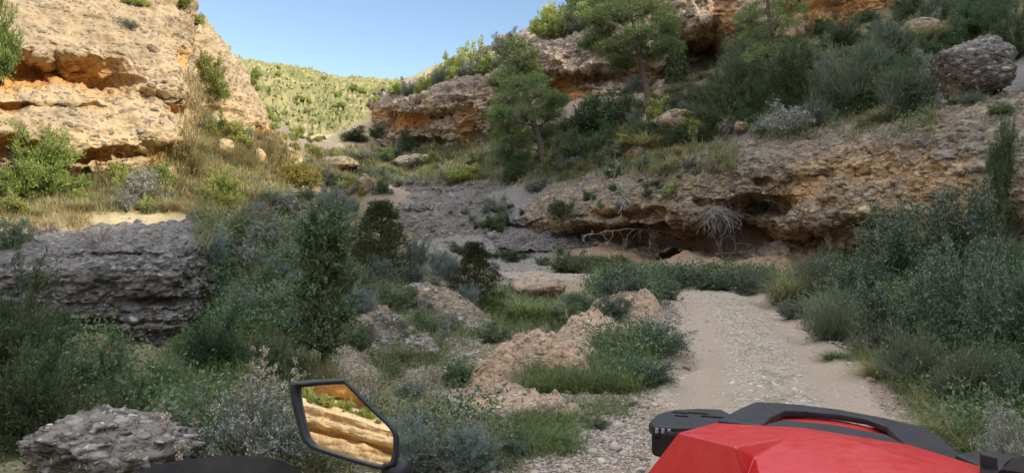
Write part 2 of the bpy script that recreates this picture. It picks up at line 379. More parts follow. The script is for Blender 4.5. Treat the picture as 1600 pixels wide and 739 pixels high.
def height(x, y, rd=None):
    x = np.asarray(x, float); y = np.asarray(y, float)
    r = np.hypot(x, y)
    z = height0(np.clip(x, -52, 56), np.clip(y, -34, 72))
    far = sstep(55, 130, r)
    z = z * (1 - far) + far * 4.0
    if rd is None: rd = road_dist(np.clip(x, -60, 60), np.clip(y, -60, 80))
    off = sstep(.9, 2.4, rd)
    z = z * (off + (1 - off) * .0)            # the track itself is level ground
    p = np.stack([x, y, z * 0], -1)
    z = z + off * (fbm(p * .55, 4, 3) * .34 + fbm(p * 2.6, 3, 11) * .10) + fbm(p * 5.0, 3, 21) * (.022 + .03 * off)
    # two wheel ruts and a low middle ridge on the track
    z = z - (1 - off) * .075 * np.exp(-((rd - .62) / .22) ** 2)
    return z

def land_mask(x, y):
    """How green / scree / dry / orange the ground is (nearest control points)."""
    sh = x.shape; q = np.stack([x.ravel(), y.ravel()], -1); out = np.empty((len(q), 4))
    for k in range(0, len(q), 20000):
        c = q[k:k + 20000]
        w = 1 / (((c[:, None] - CX[None]) ** 2).sum(-1) + .05) ** 1.7
        out[k:k + 20000] = (w @ CM) / w.sum(1, keepdims=True)
    return out.reshape(sh + (4,))

fine = np.radians(np.arange(-40, 40.01, .17)); coarse = np.radians(np.r_[np.arange(42, 317.9, 2.0)])
th = np.r_[fine, coarse, fine[0] + 2 * math.pi]
rr = np.r_[0.02, .25 * 1.0125 ** np.arange(0, 455), np.array([75, 85, 100, 130, 180, 260, 400, 650])]
TH, RR = np.meshgrid(th, rr)
gx, gy = RR * np.sin(TH), RR * np.cos(TH)
rdg = road_dist(np.clip(gx, -60, 60), np.clip(gy, -60, 80))
gz = height(gx, gy, rdg)
gm = land_mask(np.clip(gx, -60, 60), np.clip(gy, -60, 80))
_gp = np.stack([gx, gy, gz], -1)
wf1, _ = worley(_gp * 9.0, 5)
_st = sstep(.12, .4, rdg - .6) * sstep(60, 20, RR)
gz = gz + np.maximum(0, .42 - wf1) * .10 * _st * (0.4 + gm[..., 1])
_gp = np.stack([gx, gy, gz], -1)

def ground_material():
    t = NT('canyon_ground'); p = t.pos()
    n1 = t.noise(p, .8, 5, .6); n2 = t.noise(p, 5, 5, .65); n3 = t.noise(p, 30, 4, .7)
    gr, sc, dr, og = t.attr('green'), t.attr('scree'), t.attr('dry'), t.attr('orange')
    earth = t.mix(n1, (.20, .155, .115), (.28, .22, .165))
    earth = t.mix(t.ramp(n2, [(.35, (0, 0, 0)), (.7, (1, 1, 1))]), earth, (.22, .165, .12))
    scree = t.mix(n2, (.115, .105, .10), (.20, .185, .175))
    dry = t.mix(n2, (.34, .27, .145), (.44, .36, .21))
    green = t.mix(n2, (.085, .082, .042), (.16, .135, .075))
    orange = t.mix(n2, (.20, .13, .085), (.30, .19, .12))
    jit = t.math('MULTIPLY', t.math('SUBTRACT', n2, .5), .9)
    def m(a): return t.ramp(t.math('ADD', a, jit), [(.3, (0, 0, 0)), (.62, (1, 1, 1))])
    c = t.mix(m(og), earth, orange); c = t.mix(m(sc), c, scree); c = t.mix(m(dr), c, dry); c = t.mix(m(gr), c, green)
    hs = None
    bare = t.math('SUBTRACT', 1.0, t.math('MULTIPLY', m(gr), .6))
    for s, cov in ((34, .5), (13, .42), (5, .22)):
        d, cc = t.vor(p, s); r, g, b = t.sep(cc)[:3]
        rad = t.math('MULTIPLY', t.math('SUBTRACT', r, 1 - cov), 1.7, True)
        ins = t.math('SUBTRACT', t.math('MULTIPLY', rad, .7), d)
        k = t.math('MULTIPLY', t.math('MULTIPLY', ins, 14, True), bare)
        pc = t.ramp(g, [(0, (.34, .30, .26)), (.25, (.20, .175, .155)), (.45, (.42, .38, .34)), (.6, (.27, .22, .175)), (.8, (.36, .33, .31))], 'CONSTANT')
        pc = t.mix(t.math('MULTIPLY', n3, .5), pc, (.13, .115, .10))
        c = t.mix(t.math('MULTIPLY', k, .9), c, pc)
        h = t.math('MULTIPLY', t.math('MAXIMUM', ins, 0), 10.0 / s)
        hs = h if hs is None else t.math('MAXIMUM', hs, h)
    nb = t.bump(hs, .8, .07, t.bump(t.math('ADD', n3, n2), .5, .04))
    return t.done(t.princ(c, .95, .1, nb))
M['ground'] = ground_material()
terrain = link('terrain', mesh_np('terrain', _gp, grid_faces(*gx.shape), M['ground'], True, attrs={
    'green': gm[..., 0], 'scree': gm[..., 1], 'dry': gm[..., 2], 'orange': gm[..., 3]}))
tag(terrain, 'stony canyon floor and grassy banks', kind='structure')

# ---- the gravel track: its own sheet, ragged edges dipping under the ground
def track_material():
    t = NT('gravel_track'); p = t.pos()
    n1 = t.noise(p, .7, 5, .6); n2 = t.noise(p, 4, 5, .65); n3 = t.noise(p, 40, 4, .7)
    rut = t.attr('rut')
    c = t.mix(n1, (.232, .195, .156), (.288, .242, .194))
    c = t.mix(t.math('MULTIPLY', rut, .8), c, t.mix(n2, (.245, .188, .138), (.305, .238, .18)))
    c = t.mix(t.ramp(n2, [(.5, (0, 0, 0)), (.75, (.7, .7, .7))]), c, (.24, .19, .15))
    c = t.mix(t.math('MULTIPLY', t.attr('mid'), t.ramp(n2, [(.45, (0, 0, 0)), (.62, (.8, .8, .8))])), c, (.12, .125, .055))
    hs = None
    free = t.math('SUBTRACT', 1.0, t.math('MULTIPLY', rut, .8))
    for s, cov in ((52, .66), (24, .58), (10, .34)):
        d, cc = t.vor(p, s); r, g, b = t.sep(cc)[:3]
        rad = t.math('MULTIPLY', t.math('SUBTRACT', r, 1 - cov), 1.7, True)
        ins = t.math('SUBTRACT', t.math('MULTIPLY', t.math('MULTIPLY', rad, free), .7), d)
        k = t.math('MULTIPLY', ins, 14, True)
        pc = t.ramp(g, [(0, (.33, .29, .25)), (.2, (.17, .15, .135)), (.38, (.44, .40, .37)), (.55, (.28, .22, .175)), (.7, (.36, .33, .30)), (.86, (.12, .105, .095))], 'CONSTANT')
        c = t.mix(t.math('MULTIPLY', k, .9), c, pc)
        h = t.math('MULTIPLY', t.math('MAXIMUM', ins, 0), 16.0 / s)
        hs = h if hs is None else t.math('MAXIMUM', hs, h)
    nb = t.bump(hs, .7, .05, t.bump(t.math('ADD', n3, n2), .4, .02))
    return t.done(t.princ(c, .95, .1, nb))
M['track'] = track_material()
na, nc = 1100, 61
rc = crom(ROAD, np.linspace(0, len(ROAD) - 1, na)); tg = np.gradient(rc, axis=0); tg /= np.linalg.norm(tg, axis=1, keepdims=True)
sd = np.stack([tg[:, 1], -tg[:, 0]], -1)
w_l = 1.02 + fbm(np.stack([rc[:, 0] * .9, rc[:, 1] * .9, rc[:, 0] * 0], -1), 4, 51) * .45
w_r = 1.02 + fbm(np.stack([rc[:, 0] * .9, rc[:, 1] * .9, rc[:, 0] * 0 + 9], -1), 4, 52) * .4
s = np.linspace(-1, 1, nc)
off = np.where(s[None] < 0, s[None] * w_l[:, None], s[None] * w_r[:, None])
rx = rc[:, 0:1] + sd[:, 0:1] * off; ry = rc[:, 1:2] + sd[:, 1:2] * off
rz = height(rx, ry) + .028 - .075 * sstep(.80, 1.0, abs(s))[None]
_w, _ = worley(np.stack([rx, ry, rz], -1) * 14, 8)
rutm = np.exp(-((abs(off) - .62) / .25) ** 4)
rz = rz + np.maximum(0, .4 - _w) * .08 * (1 - rutm * .85)
track = link('dirt_track', mesh_np('dirt_track', np.stack([rx, ry, rz], -1), grid_faces(na, nc)[:, ::-1], M['track'], True,
             attrs={'rut': rutm * (.65 + .35 * fbm(np.stack([rx * .5, ry * .5, rx * 0], -1), 3, 61)), 'mid': np.exp(-(off / .28) ** 2)}))
tag(track, 'pale gravel track with two wheel ruts bending left', kind='structure')

# ================================================================== cliffs
SOLID = []   # (verts, faces) of everything plants can stand on
SOLID.append((_gp.reshape(-1, 3), grid_faces(*gx.shape)))

def patch(cols, rows, hollows=(), nu=200, nv=160, big=.25, bigs=.5, mid=.08, peb=.05, pebs=5.0, strata=.05, seed=0, crow=None):
    """Rock face. cols: (px, y_top, y_bottom, distance); rows: (fraction from top to bottom, distance offset).
    hollows: (px, py, half width, half height, depth, stain) bites into the face. Returns the displaced grid, the stain and crust fields."""
    cu = crom(np.array([(c + (1.0, 1.0))[:6] if len(c) != 5 else c + (1.0,) for c in cols], float), np.linspace(0, len(cols) - 1, nu))
    rv = crom(np.array(rows, float), np.linspace(0, len(rows) - 1, nv))
    px = np.broadcast_to(cu[None, :, 0], (nv, nu)).copy(); py = cu[None, :, 1] + rv[:, :1] * (cu[None, :, 2] - cu[None, :, 1])
    dep = cu[None, :, 3] + np.where(rv[:, :1] < .48, rv[:, 1:2] * cu[None, :, 4], rv[:, 1:2] * np.minimum(1, cu[None, :, 5]))
    stain = np.zeros((nv, nu)); deep = np.zeros((nv, nu))
    wob = fbm(np.stack([px * .02, py * .02, px * 0 + seed], -1), 3, seed) 
    for hx, hy, sx, sy, d, stn in hollows:
        q = ((np.abs(px - hx) / sx) ** 3 + (np.abs(py - hy + wob * sy * .9) / sy) ** 3)
        b = np.exp(-q * 1.2)
        deep += b * d; stain = np.maximum(stain, b * stn)
    g = P(px, py, dep + deep)
    n = grid_normals(g)
    if (n[..., 1]).mean() > 0: n = -n
    b1 = fbm(g * bigs, 4, seed + 3) * big
    q = g.copy(); q[..., :2] *= .25; q[..., 2] *= 2.2
    b2 = fbm(q, 4, seed + 7, .6) * strata * 2
    b3 = fbm(g * 2.2, 4, seed + 5, .6) * mid * 1.6
    ge = g * np.array([.85, .85, 1.5]); f1, id1 = worley(ge * pebs, seed + 2); f2, id2 = worley(ge * pebs * .42, seed + 4)
    b4 = np.maximum(0, .48 - f1) * peb * (id1 > .35) * 2.2 + np.maximum(0, .40 - f2) * peb * 2.0 * (id2 > .74)
    pit = -np.maximum(0, .35 - f2) * peb * 3.0 * (id2 < .16)
    g = g + n * ((b1 + b2 + b3 + b4 + pit) * cu[None, :, 5])[..., None]
    crust = np.clip(n[..., 2] * 1.1 + .25 + fbm(g * .6, 3, seed + 8) * .8 - stain * 1.2, 0, 1)
    if crow: crust = np.clip(crust + sstep(crow[1], crow[0], rv[:, :1] + .12 * fbm(g * .5, 3, seed + 9)) * crow[2], 0, 1) * (1 - stain)
    return g, stain, crust

def cliff(name, label, mat, *a, crustk=1.0, **k):
    g, st, cr = patch(*a, **k)
    f = grid_faces(*g.shape[:2])
    SOLID.append((g.reshape(-1, 3), f))
    o = link(name, mesh_np(name, g, f[:, ::-1], M[mat], True, attrs={'stain': st, 'crust': cr * crustk}))
    tag(o, label, kind='structure')
    return o

# left cliff, sunlit, with two long hollows
cliff('near_cliff', 'sunlit ochre cliff with long orange hollow on the left', 'rock_sun',
  [(-420, -260, 300, 12), (-250, -260, 305, 12.4), (-100, -260, 312, 13), (0, -250, 318, 13.8), (60, -240, 318, 14.2), (120, -230, 316, 14.7), (180, -220, 312, 15.2), (230, -200, 310, 15.6),
   (268, -170, 306, 16.0), (290, -140, 304, 16.5), (301, -110, 300, 17.2), (301, -95, 296, 18.4), (290, -90, 290, 20.5), (270, -90, 280, 23)],
  [(-.02, 7.0), (.06, 4.8), (.18, 2.7), (.32, 1.6), (.42, 1.1), (.52, .75), (.60, .42), (.66, .2), (.72, .12), (.78, -.12), (.84, -.2), (.9, -.05), (.95, .15), (1.0, .2)],
  [(95, 116, 100, 24, 1.0, 1.0), (20, 118, 90, 28, .5, .9), (165, 138, 55, 14, .7, .5), (240, 155, 30, 12, .6, .25), (275, 172, 16, 10, .35, .9), (285, 90, 10, 14, .35, .8),
   (60, 166, 85, 4.5, .35, .9), (135, 247, 40, 9, .7, .8), (250, 240, 35, 20, .4, .7), (120, 268, 70, 7, .55, .7), (10, 232, 40, 16, .6, .8), (205, 240, 30, 6, .45, .6)],
  nu=420, nv=420, big=.28, bigs=.7, mid=.10, peb=.017, pebs=5.5, strata=.05, seed=20, crustk=.85, crow=(.56, .68, .95))
cliff('second_cliff', 'rounded sunlit cliff behind the near left one', 'rock_sun',
  [(200, -10, 260, 24), (240, 0, 262, 24.5), (285, 14, 266, 25.2), (320, 42, 268, 26), (348, 74, 268, 26.8), (374, 108, 266, 27.6), (398, 148, 264, 28.4), (418, 188, 262, 29.2), (427, 208, 258, 30.2), (424, 212, 250, 32), (412, 214, 244, 35)],
  [(-.03, 5), (.0, 2.2), (.08, .8), (.2, .25), (.4, 0), (.6, -.1), (.8, -.15), (1, 0)],
  [(330, 190, 20, 25, .5, .2), (410, 205, 14, 10, .5, .6)],
  nu=240, nv=200, big=.35, bigs=.45, mid=.12, peb=.03, pebs=4.0, strata=.05, seed=40, crustk=.9)
# far cliff on the right bank
cliff('far_cliff', 'brown cliff with orange undercut in the middle distance', 'rock_far',
  [(600, 190, 215, 56), (584, 172, 214, 49), (590, 164, 222, 46), (615, 158, 232, 44.5), (650, 148, 240, 43.5), (700, 132, 250, 42.5), (740, 118, 254, 41.5), (790, 100, 262, 40.8), (840, 84, 262, 40.3), (900, 60, 262, 40)],
  [(-.25, 14), (-.06, 5), (.0, 1.4), (.08, .3), (.25, 0), (.4, .1), (.55, .5), (.7, .7), (.85, .5), (1.0, .3)],
  [(640, 190, 38, 11, 1.5, 1), (690, 182, 22, 9, 1.3, 1), (600, 176, 18, 10, .7, .6), (725, 205, 16, 28, .4, .9), (770, 212, 40, 5, .8, .2), (680, 222, 50, 5, .8, .3)],
  nu=240, nv=180, big=.55, bigs=.35, mid=.22, peb=.06, pebs=2.2, strata=.16, seed=60)
# upper cliffs with the cave
cliff('upper_cliff', 'tall brown cliff with a dark cave above the pines', 'rock_far',
  [(862, 80, 160, 46), (838, 76, 166, 40), (838, 70, 172, 36.5), (855, 62, 180, 35.4), (885, 52, 190, 34.8), (930, 34, 200, 34.2), (975, 0, 206, 33.6), (1010, -38, 206, 33.2), (1050, -62, 200, 32.8), (1100, -74, 190, 32.4), (1160, -82, 180, 32), (1230, -92, 170, 31.5), (1310, -100, 150, 31), (1420, -118, 130, 30.5), (1560, -135, 110, 30), (1700, -150, 100, 29.5)],
  [(.0, 12), (-.05, 5), (.0, 1.8), (.1, .6), (.25, .1), (.45, 0), (.55, 0), (.65, .1), (.75, .2), (.88, .1), (1.0, .2)],
  [(1084, 84, 38, 36, 3.2, .8), (1112, 92, 14, 26, 1.2, 1.0), (950, 122, 90, 10, 1.3, .5), (866, 138, 26, 16, 1.6, 1), (895, 150, 30, 16, .3, .9), (985, 100, 30, 14, .9, .8), (1020, 108, 20, 8, .5, .9), (1090, 118, 40, 12, .8, .9), (1330, 14, 130, 40, .6, 1), (1240, 20, 30, 40, .5, .9), (1165, 92, 50, 20, .6, .9), (1130, 40, 22, 60, .2, .7), (940, 175, 60, 10, .6, .6)],
  nu=420, nv=260, big=.55, bigs=.4, mid=.22, peb=.06, pebs=2.4, strata=.10, seed=80)
# long conglomerate wall above the track
cliff('conglomerate_wall', 'grey conglomerate wall with orange undercut beyond the track', 'rock_wall',
  [(1900, 100, 510, 10.2, 1), (1750, 125, 480, 11.6, 1), (1600, 152, 455, 13, 1), (1500, 166, 442, 14.4, 1), (1400, 185, 432, 15.8, 1), (1300, 202, 422, 17.2, 1), (1200, 213, 412, 18.7, 1), (1150, 224, 408, 19.4, 1), (1100, 236, 404, 20.0, 1), (1000, 264, 398, 21.4, 1.05),
   (900, 285, 394, 22.9, 1.3, .8), (850, 292, 392, 24.4, 1.6, .6), (815, 318, 396, 25.6, 1.6, .4), (785, 350, 404, 27, 1.4, .3)],
  [(-.03, 4.2), (.0, 2.8), (.05, 1.7), (.12, .95), (.22, .35), (.36, .05), (.5, -.12), (.6, -.1), (.7, .05), (.8, .15), (.9, .25), (1.0, .2)],
  [(1190, 326, 50, 14, 1.7, .9), (1165, 364, 45, 24, 1.9, .8), (1240, 374, 85, 16, 1.5, .8), (1350, 350, 40, 9, .6, .5), (1060, 366, 75, 16, 1.7, .85), (960, 368, 65, 15, 1.5, .9), (1085, 388, 85, 14, 1.6, .8), (900, 372, 40, 8, .6, .7), (990, 335, 70, 9, .5, .8),
   (1260, 300, 60, 30, .25, .55), (1330, 260, 90, 35, .15, .6), (1450, 280, 70, 50, .15, .45), (1120, 318, 90, 7, .3, .5), (1300, 395, 80, 10, .6, .7), (1190, 282, 12, 4, .35, .4)],
  nu=620, nv=300, big=.35, bigs=.55, mid=.11, peb=.06, pebs=6.0, strata=.035, seed=100)
cliff('rock_slab', 'dark tilted rock slab falling to the stream bed', 'rock_slab',
  [(500, 282, 432, 27.5), (560, 280, 420, 26.6), (610, 284, 410, 25.8), (660, 274, 399, 25.0), (720, 262, 394, 24.2), (790, 260, 392, 23.7), (850, 266, 392, 23.4), (900, 278, 393, 23.2), (930, 290, 396, 23.8)],
  [(-.04, 11.5), (.0, 9.0), (.12, 7.2), (.25, 5.3), (.4, 3.6), (.55, 2.3), (.7, 1.25), (.85, .5), (1, 0)], [(640, 330, 60, 3, .3, .2), (780, 320, 60, 3, .3, .3), (700, 300, 70, 4, .4, .3), (820, 352, 60, 4, .4, .2)],
  nu=300, nv=200, big=.26, bigs=.35, mid=.12, peb=.03, pebs=3.0, strata=.06, seed=160)
# shaded grey ledge on the left
cliff('rock_ledge', 'shaded grey conglomerate ledge on the left bank', 'rock_grey',
  [(-300, 380, 600, 7.6), (-150, 378, 600, 8.1), (0, 372, 590, 8.7), (100, 364, 590, 9.0), (180, 359, 592, 9.2), (250, 354, 590, 9.4), (295, 351, 585, 9.7), (318, 350, 570, 10.1), (332, 350, 545, 10.8), (338, 350, 520, 11.8), (336, 346, 480, 13.4)],
  [(-.06, 5.0), (.0, 3.4), (.04, 1.5), (.09, .55), (.17, .12), (.3, 0), (.5, .02), (.64, .02), (.70, .12), (.8, .14), (1, .1)],
  [(150, 505, 150, 4, .14, .1), (250, 470, 60, 4, .10, .1), (170, 400, 90, 6, .10, 0)],
  nu=520, nv=400, big=.16, bigs=.9, mid=.09, peb=.03, pebs=10.0, strata=.04, seed=120)
# the sunlit hill that closes the valley
hill_cols = [(150, 60, 330, 44), (250, 80, 320, 44), (330, 94, 310, 44), (380, 99, 300, 45), (430, 106, 290, 46), (480, 118, 284, 48), (530, 126, 276, 50), (580, 130, 262, 54), (640, 128, 250, 60), (720, 112, 240, 64), (800, 80, 230, 66), (900, 40, 220, 68)]
gh, sth, crh = patch(hill_cols, [(.5, 240), (.06, 140), (.0, 100), (.06, 84), (.2, 62), (.4, 38), (.65, 16), (.85, 4), (1, 0)], [], nu=220, nv=200, big=2.4, bigs=.06, mid=.8, peb=0, pebs=.5, strata=.25, seed=140)
def hill_material():
    t = NT('dry_hillside'); p = t.pos()
    n1 = t.noise(p, .16, 6, .62); n2 = t.noise(p, 1.1, 5, .65); n3 = t.noise(t.pos((.3, .3, 2)), .5, 4, .6)
    c = t.mix(t.ramp(n2, [(.35, (0, 0, 0)), (.65, (1, 1, 1))]), (.255, .23, .10), (.335, .29, .145))
    c = t.mix(t.ramp(n1, [(.42, (0, 0, 0)), (.6, (1, 1, 1))]), c, (.175, .18, .07))
    c = t.mix(t.ramp(n3, [(.6, (0, 0, 0)), (.68, (.8, .8, .8))]), c, (.44, .37, .27))
    d, cc = t.vor(p, .9); k = t.math('MULTIPLY', t.math('SUBTRACT', .33, d), 9, True)
    c = t.mix(t.math('MULTIPLY', k, t.sep(cc)[0]), c, (.12, .135, .045))
    return t.done(t.princ(c, .95, .05, t.bump(n2, .8, .3)))
M['hill'] = hill_material()
SOLID.append((gh.reshape(-1, 3), grid_faces(*gh.shape[:2])))
hill = link('hillside', mesh_np('hillside', gh, grid_faces(*gh.shape[:2])[:, ::-1], M['hill'], True))
tag(hill, 'sunlit scrubby hill closing the valley', kind='structure')

# the sunlit layered bank behind the rider, seen only in the mirror
def back_cliff():
    nu, nv = 260, 200
    x0, y0, x1, y1 = -22.0, -1.0, -3.0, -22.0
    u = np.linspace(0, 1, nu); prof = crom(np.array([(1.6, -.6), (.9, .2), (.6, .9), (.55, 1.5), (.95, 1.65), (1.0, 1.8), (.4, 2.0), (.45, 2.4), (.8, 2.5), (.7, 2.9), (1.6, 3.1), (4.2, 3.9), (6.4, 4.5), (5.8, 5.0), (5.2, 6.2), (6.8, 8.5), (9, 10), (14, 11)], float), np.linspace(0, 17, nv))
    X = x0 + (x1 - x0) * u; Y = y0 + (y1 - y0) * u
    nrm = np.array([.74, .67]); 
    g = np.stack([X[None] - nrm[0] * prof[:, :1], Y[None] - nrm[1] * prof[:, :1], np.repeat(prof[:, 1:2], nu, 1) + .6 * np.sin(u * 5)[None]], -1)
    n = grid_normals(g)
    if n[..., 0].mean() < 0: n = -n
    q = g.copy(); q[..., 2] *= 3
    g = g + n * (fbm(g * .5, 4, 5) * .3 + fbm(q * .6, 4, 8) * .22)[..., None]
    st = np.repeat((np.exp(-((prof[:, 1:2] - 1.7) / .2) ** 2) * .5 + sstep(4.5, 4.9, prof[:, 1:2]) * .6 + .12), nu, 1)
    SOLID.append((g.reshape(-1, 3), grid_faces(nv, nu)))
    o = link('rear_cliff', mesh_np('rear_cliff', g, grid_faces(nv, nu), M['rock_sun'], True, attrs={'stain': st, 'crust': st * 0}))
    tag(o, 'sunlit layered orange cliff behind the rider', kind='structure')
back_cliff()

# ---- one tree of all the solid ground, to set plants and stones down on
_off = 0; _vs = []; _fs = []
for v, f in SOLID:
    _vs.append(v); _fs.append(f + _off); _off += len(v)
_vs = np.concatenate(_vs); _fs = np.concatenate(_fs)
BVH = BVHTree.FromPolygons(_vs.tolist(), _fs.tolist())
CV = Vector(CAM.tolist())
def hit(px, py):
    r = BVH.ray_cast(CV, Vector(ray(px, py).tolist()))
    return (r[0], r[1]) if r[0] is not None else (None, None)
def drop(x, y, top=40.0):
    r = BVH.ray_cast(Vector((x, y, top)), Vector((0, 0, -1)))
    return r[0]
# ================================================================== plant building
GA = math.pi * (3 - math.sqrt(5))
def unit(a): return a / (np.linalg.norm(a, axis=-1, keepdims=True) + 1e-9)

def tubes(paths, sides=4):
    V, Fq, off = [], [], 0
    for pts, rad in paths:
        pts = np.asarray(pts, float); rad = np.broadcast_to(np.asarray(rad, float), (len(pts),))
        t = unit(np.gradient(pts, axis=0))
        ref = np.array([.3, .2, .93]) if abs(t[0, 2]) < .9 else np.array([1., .1, 0])
        a = unit(np.cross(t, ref)); b = np.cross(t, a)
        ang = np.linspace(0, 2 * math.pi, sides, endpoint=False)
        ring = pts[:, None] + rad[:, None, None] * (np.cos(ang)[None, :, None] * a[:, None] + np.sin(ang)[None, :, None] * b[:, None])
        V.append(ring.reshape(-1, 3)); n = len(pts)
        i = np.arange(n - 1)[:, None] * sides + np.arange(sides)[None]; j = np.arange(n - 1)[:, None] * sides + (np.arange(sides)[None] + 1) % sides
        Fq.append(np.stack([i, j, j + sides, i + sides], -1).reshape(-1, 4) + off); off += n * sides
    return np.concatenate(V), np.concatenate(Fq)

def leaves(c, d, L, W, rng, fold=.18):
    """One folded diamond per leaf."""
    n = len(c); d = unit(d); s = unit(np.cross(d, unit(rng.normal(size=(n, 3))))); u = np.cross(s, d)
    L = np.broadcast_to(L, (n,)) * rng.uniform(.65, 1.3, n); W = np.broadcast_to(W, (n,)) * rng.uniform(.7, 1.25, n)
    L = L[:, None]; W = W[:, None]
    v = np.stack([c, c + d * L * .45 + s * W * .5 + u * W * fold, c + d * L, c + d * L * .45 - s * W * .5 + u * W * fold], 1).reshape(-1, 3)
    return v, np.arange(4 * n).reshape(n, 4)

def blades(base, az, lean, h, w, droop, rng, seg=4):
    """Arching grass blades."""
    n = len(base); t = np.linspace(0, 1, seg + 1)
    out = np.stack([np.cos(az), np.sin(az), np.zeros(n)], -1); sd = np.stack([-np.sin(az), np.cos(az), np.zeros(n)], -1)
    r = (np.sin(lean)[:, None] * t + droop[:, None] * t ** 2 * .8) * h[:, None]
    z = (np.cos(lean)[:, None] * t - droop[:, None] * t ** 2.4 * .55) * h[:, None]
    c = base[:, None] + out[:, None] * r[..., None] + np.array([0, 0, 1.])[None, None] * z[..., None]
    ww = (w[:, None] * (1 - t ** 1.6 * .93))[..., None] * .5
    v = np.stack([c - sd[:, None] * ww, c + sd[:, None] * ww], 2).reshape(n, -1, 3)
    k = 2 * (seg + 1); i = np.arange(seg) * 2
    f = np.stack([i, i + 1, i + 3, i + 2], -1)
    return v.reshape(-1, 3), (f[None] + (np.arange(n) * k)[:, None, None]).reshape(-1, 4)

def shrub_geo(seed, K1=26, K2=8, NL=34, R=.6, H=1.0, L=.06, W=.02, sig=.03, up=.3, sub=(.14, .30), low=1.5, stemr=.010, flat=1.0, bare=.35):
    """Many stems from one foot, each with side sprigs that carry the leaves: an uneven outline with gaps."""
    rng = np.random.default_rng(seed); paths = []; LC, LD = [], []; tips = []
    lob = rng.uniform(.55, 1.12, 7); lph = rng.uniform(0, 6.28)
    for i in range(K1):
        az = i * GA + rng.normal(0, .25); ph = low * math.sqrt(rng.uniform(.02, 1))
        k = ((az + lph) % 6.283) / 6.283 * 7; lo = lob[int(k) % 7] * (1 - k % 1) + lob[(int(k) + 1) % 7] * (k % 1)
        r = rng.uniform(.72, 1.06) * lo
        tip = np.array([math.cos(az) * math.sin(ph) * R * r, math.sin(az) * math.sin(ph) * R * r, max(.08, H * (math.cos(ph) ** flat if ph < 1.55 else .05) * r + .08 * H)])
        foot = np.array([rng.normal(0, .05), rng.normal(0, .05), -.04])
        ctl = foot * .4 + np.array([tip[0] * .35, tip[1] * .35, tip[2] * .62])
        t = np.linspace(0, 1, 6)[:, None]
        st = (1 - t) ** 2 * foot + 2 * t * (1 - t) * ctl + t ** 2 * tip
        st[1:-1] += rng.normal(0, .012, (4, 3))
        paths.append((st, stemr * np.linspace(1, .3, 6)))
        out = unit(tip - ctl)
        for j in range(K2):
            q = rng.uniform(bare, 1.0); p0 = (1 - q) ** 2 * foot + 2 * q * (1 - q) * ctl + q * q * tip
            d = unit(out * .7 + rng.normal(0, .55, 3) + np.array([0, 0, up * .6]))
            ln = rng.uniform(*sub); p1 = p0 + d * ln
            p1[2] = max(p1[2], .02)
            paths.append((np.stack([p0, (p0 + p1) / 2 + rng.normal(0, .008, 3), p1]), stemr * np.array([.4, .3, .15])))
            s = rng.uniform(.1, 1.05, NL)[:, None]
            LC.append(p0 + (p1 - p0) * s + rng.normal(0, sig, (NL, 3)))
            LD.append(d * .7 + rng.normal(0, .6, (NL, 3)) + np.array([0, 0, up])); tips.append(p1)
    c = np.concatenate(LC); d = np.concatenate(LD); ok = c[:, 2] > 0.0
    return leaves(c[ok], d[ok], L, W, rng), tubes(paths, 3), np.array(tips)

def sprig_heads(tips, seed, n, L, W, sig):
    rng = np.random.default_rng(seed)
    c = np.repeat(tips, n, 0) + rng.normal(0, sig, (len(tips) * n, 3)); d = rng.normal(0, .6, c.shape) + np.array([0, 0, .8])
    return leaves(c, d, L, W, rng)

def tuft_geo(seed, n, r0, h, w, lean, droop):
    rng = np.random.default_rng(seed); az = rng.uniform(0, 6.283, n); rad = r0 * np.sqrt(rng.uniform(0, 1, n))
    a2 = rng.uniform(0, 6.283, n)
    base = np.stack([np.cos(a2) * rad, np.sin(a2) * rad, np.full(n, -.02)], -1)
    return blades(base, az, np.abs(rng.normal(0, lean, n)), h * rng.uniform(.45, 1.05, n), w * rng.uniform(.6, 1.3, n), droop * rng.uniform(.3, 1.5, n), rng)

def twig_geo(seed, K=22, R=.55, H=1.0, depth=3, r=.010, wild=.5):
    """Bare forking twigs."""
    rng = np.random.default_rng(seed); paths = []
    def grow(p, d, ln, rad, lv):
        n = 5; pts = [p]
        for k in range(n):
            d = unit(d + rng.normal(0, wild * .28, 3)); pts.append(pts[-1] + d * ln / n)
        pts = np.array(pts); paths.append((pts, rad * np.linspace(1, .5, n + 1)))
        if lv > 0:
            for k in range(rng.integers(2, 5)):
                q = rng.integers(1, n + 1)
                grow(pts[q], unit(d + rng.normal(0, wild, 3)), ln * rng.uniform(.45, .75), rad * .55, lv - 1)
    for i in range(K):
        az = i * GA; ph = rng.uniform(.1, 1.25)
        d = np.array([math.cos(az) * math.sin(ph) * R / .55, math.sin(az) * math.sin(ph) * R / .55, math.cos(ph) * H + .15])
        grow(np.array([rng.normal(0, .04), rng.normal(0, .04), -.03]), unit(d), rng.uniform(.4, .62) * H, r, depth - 1)
    return tubes(paths, 3)

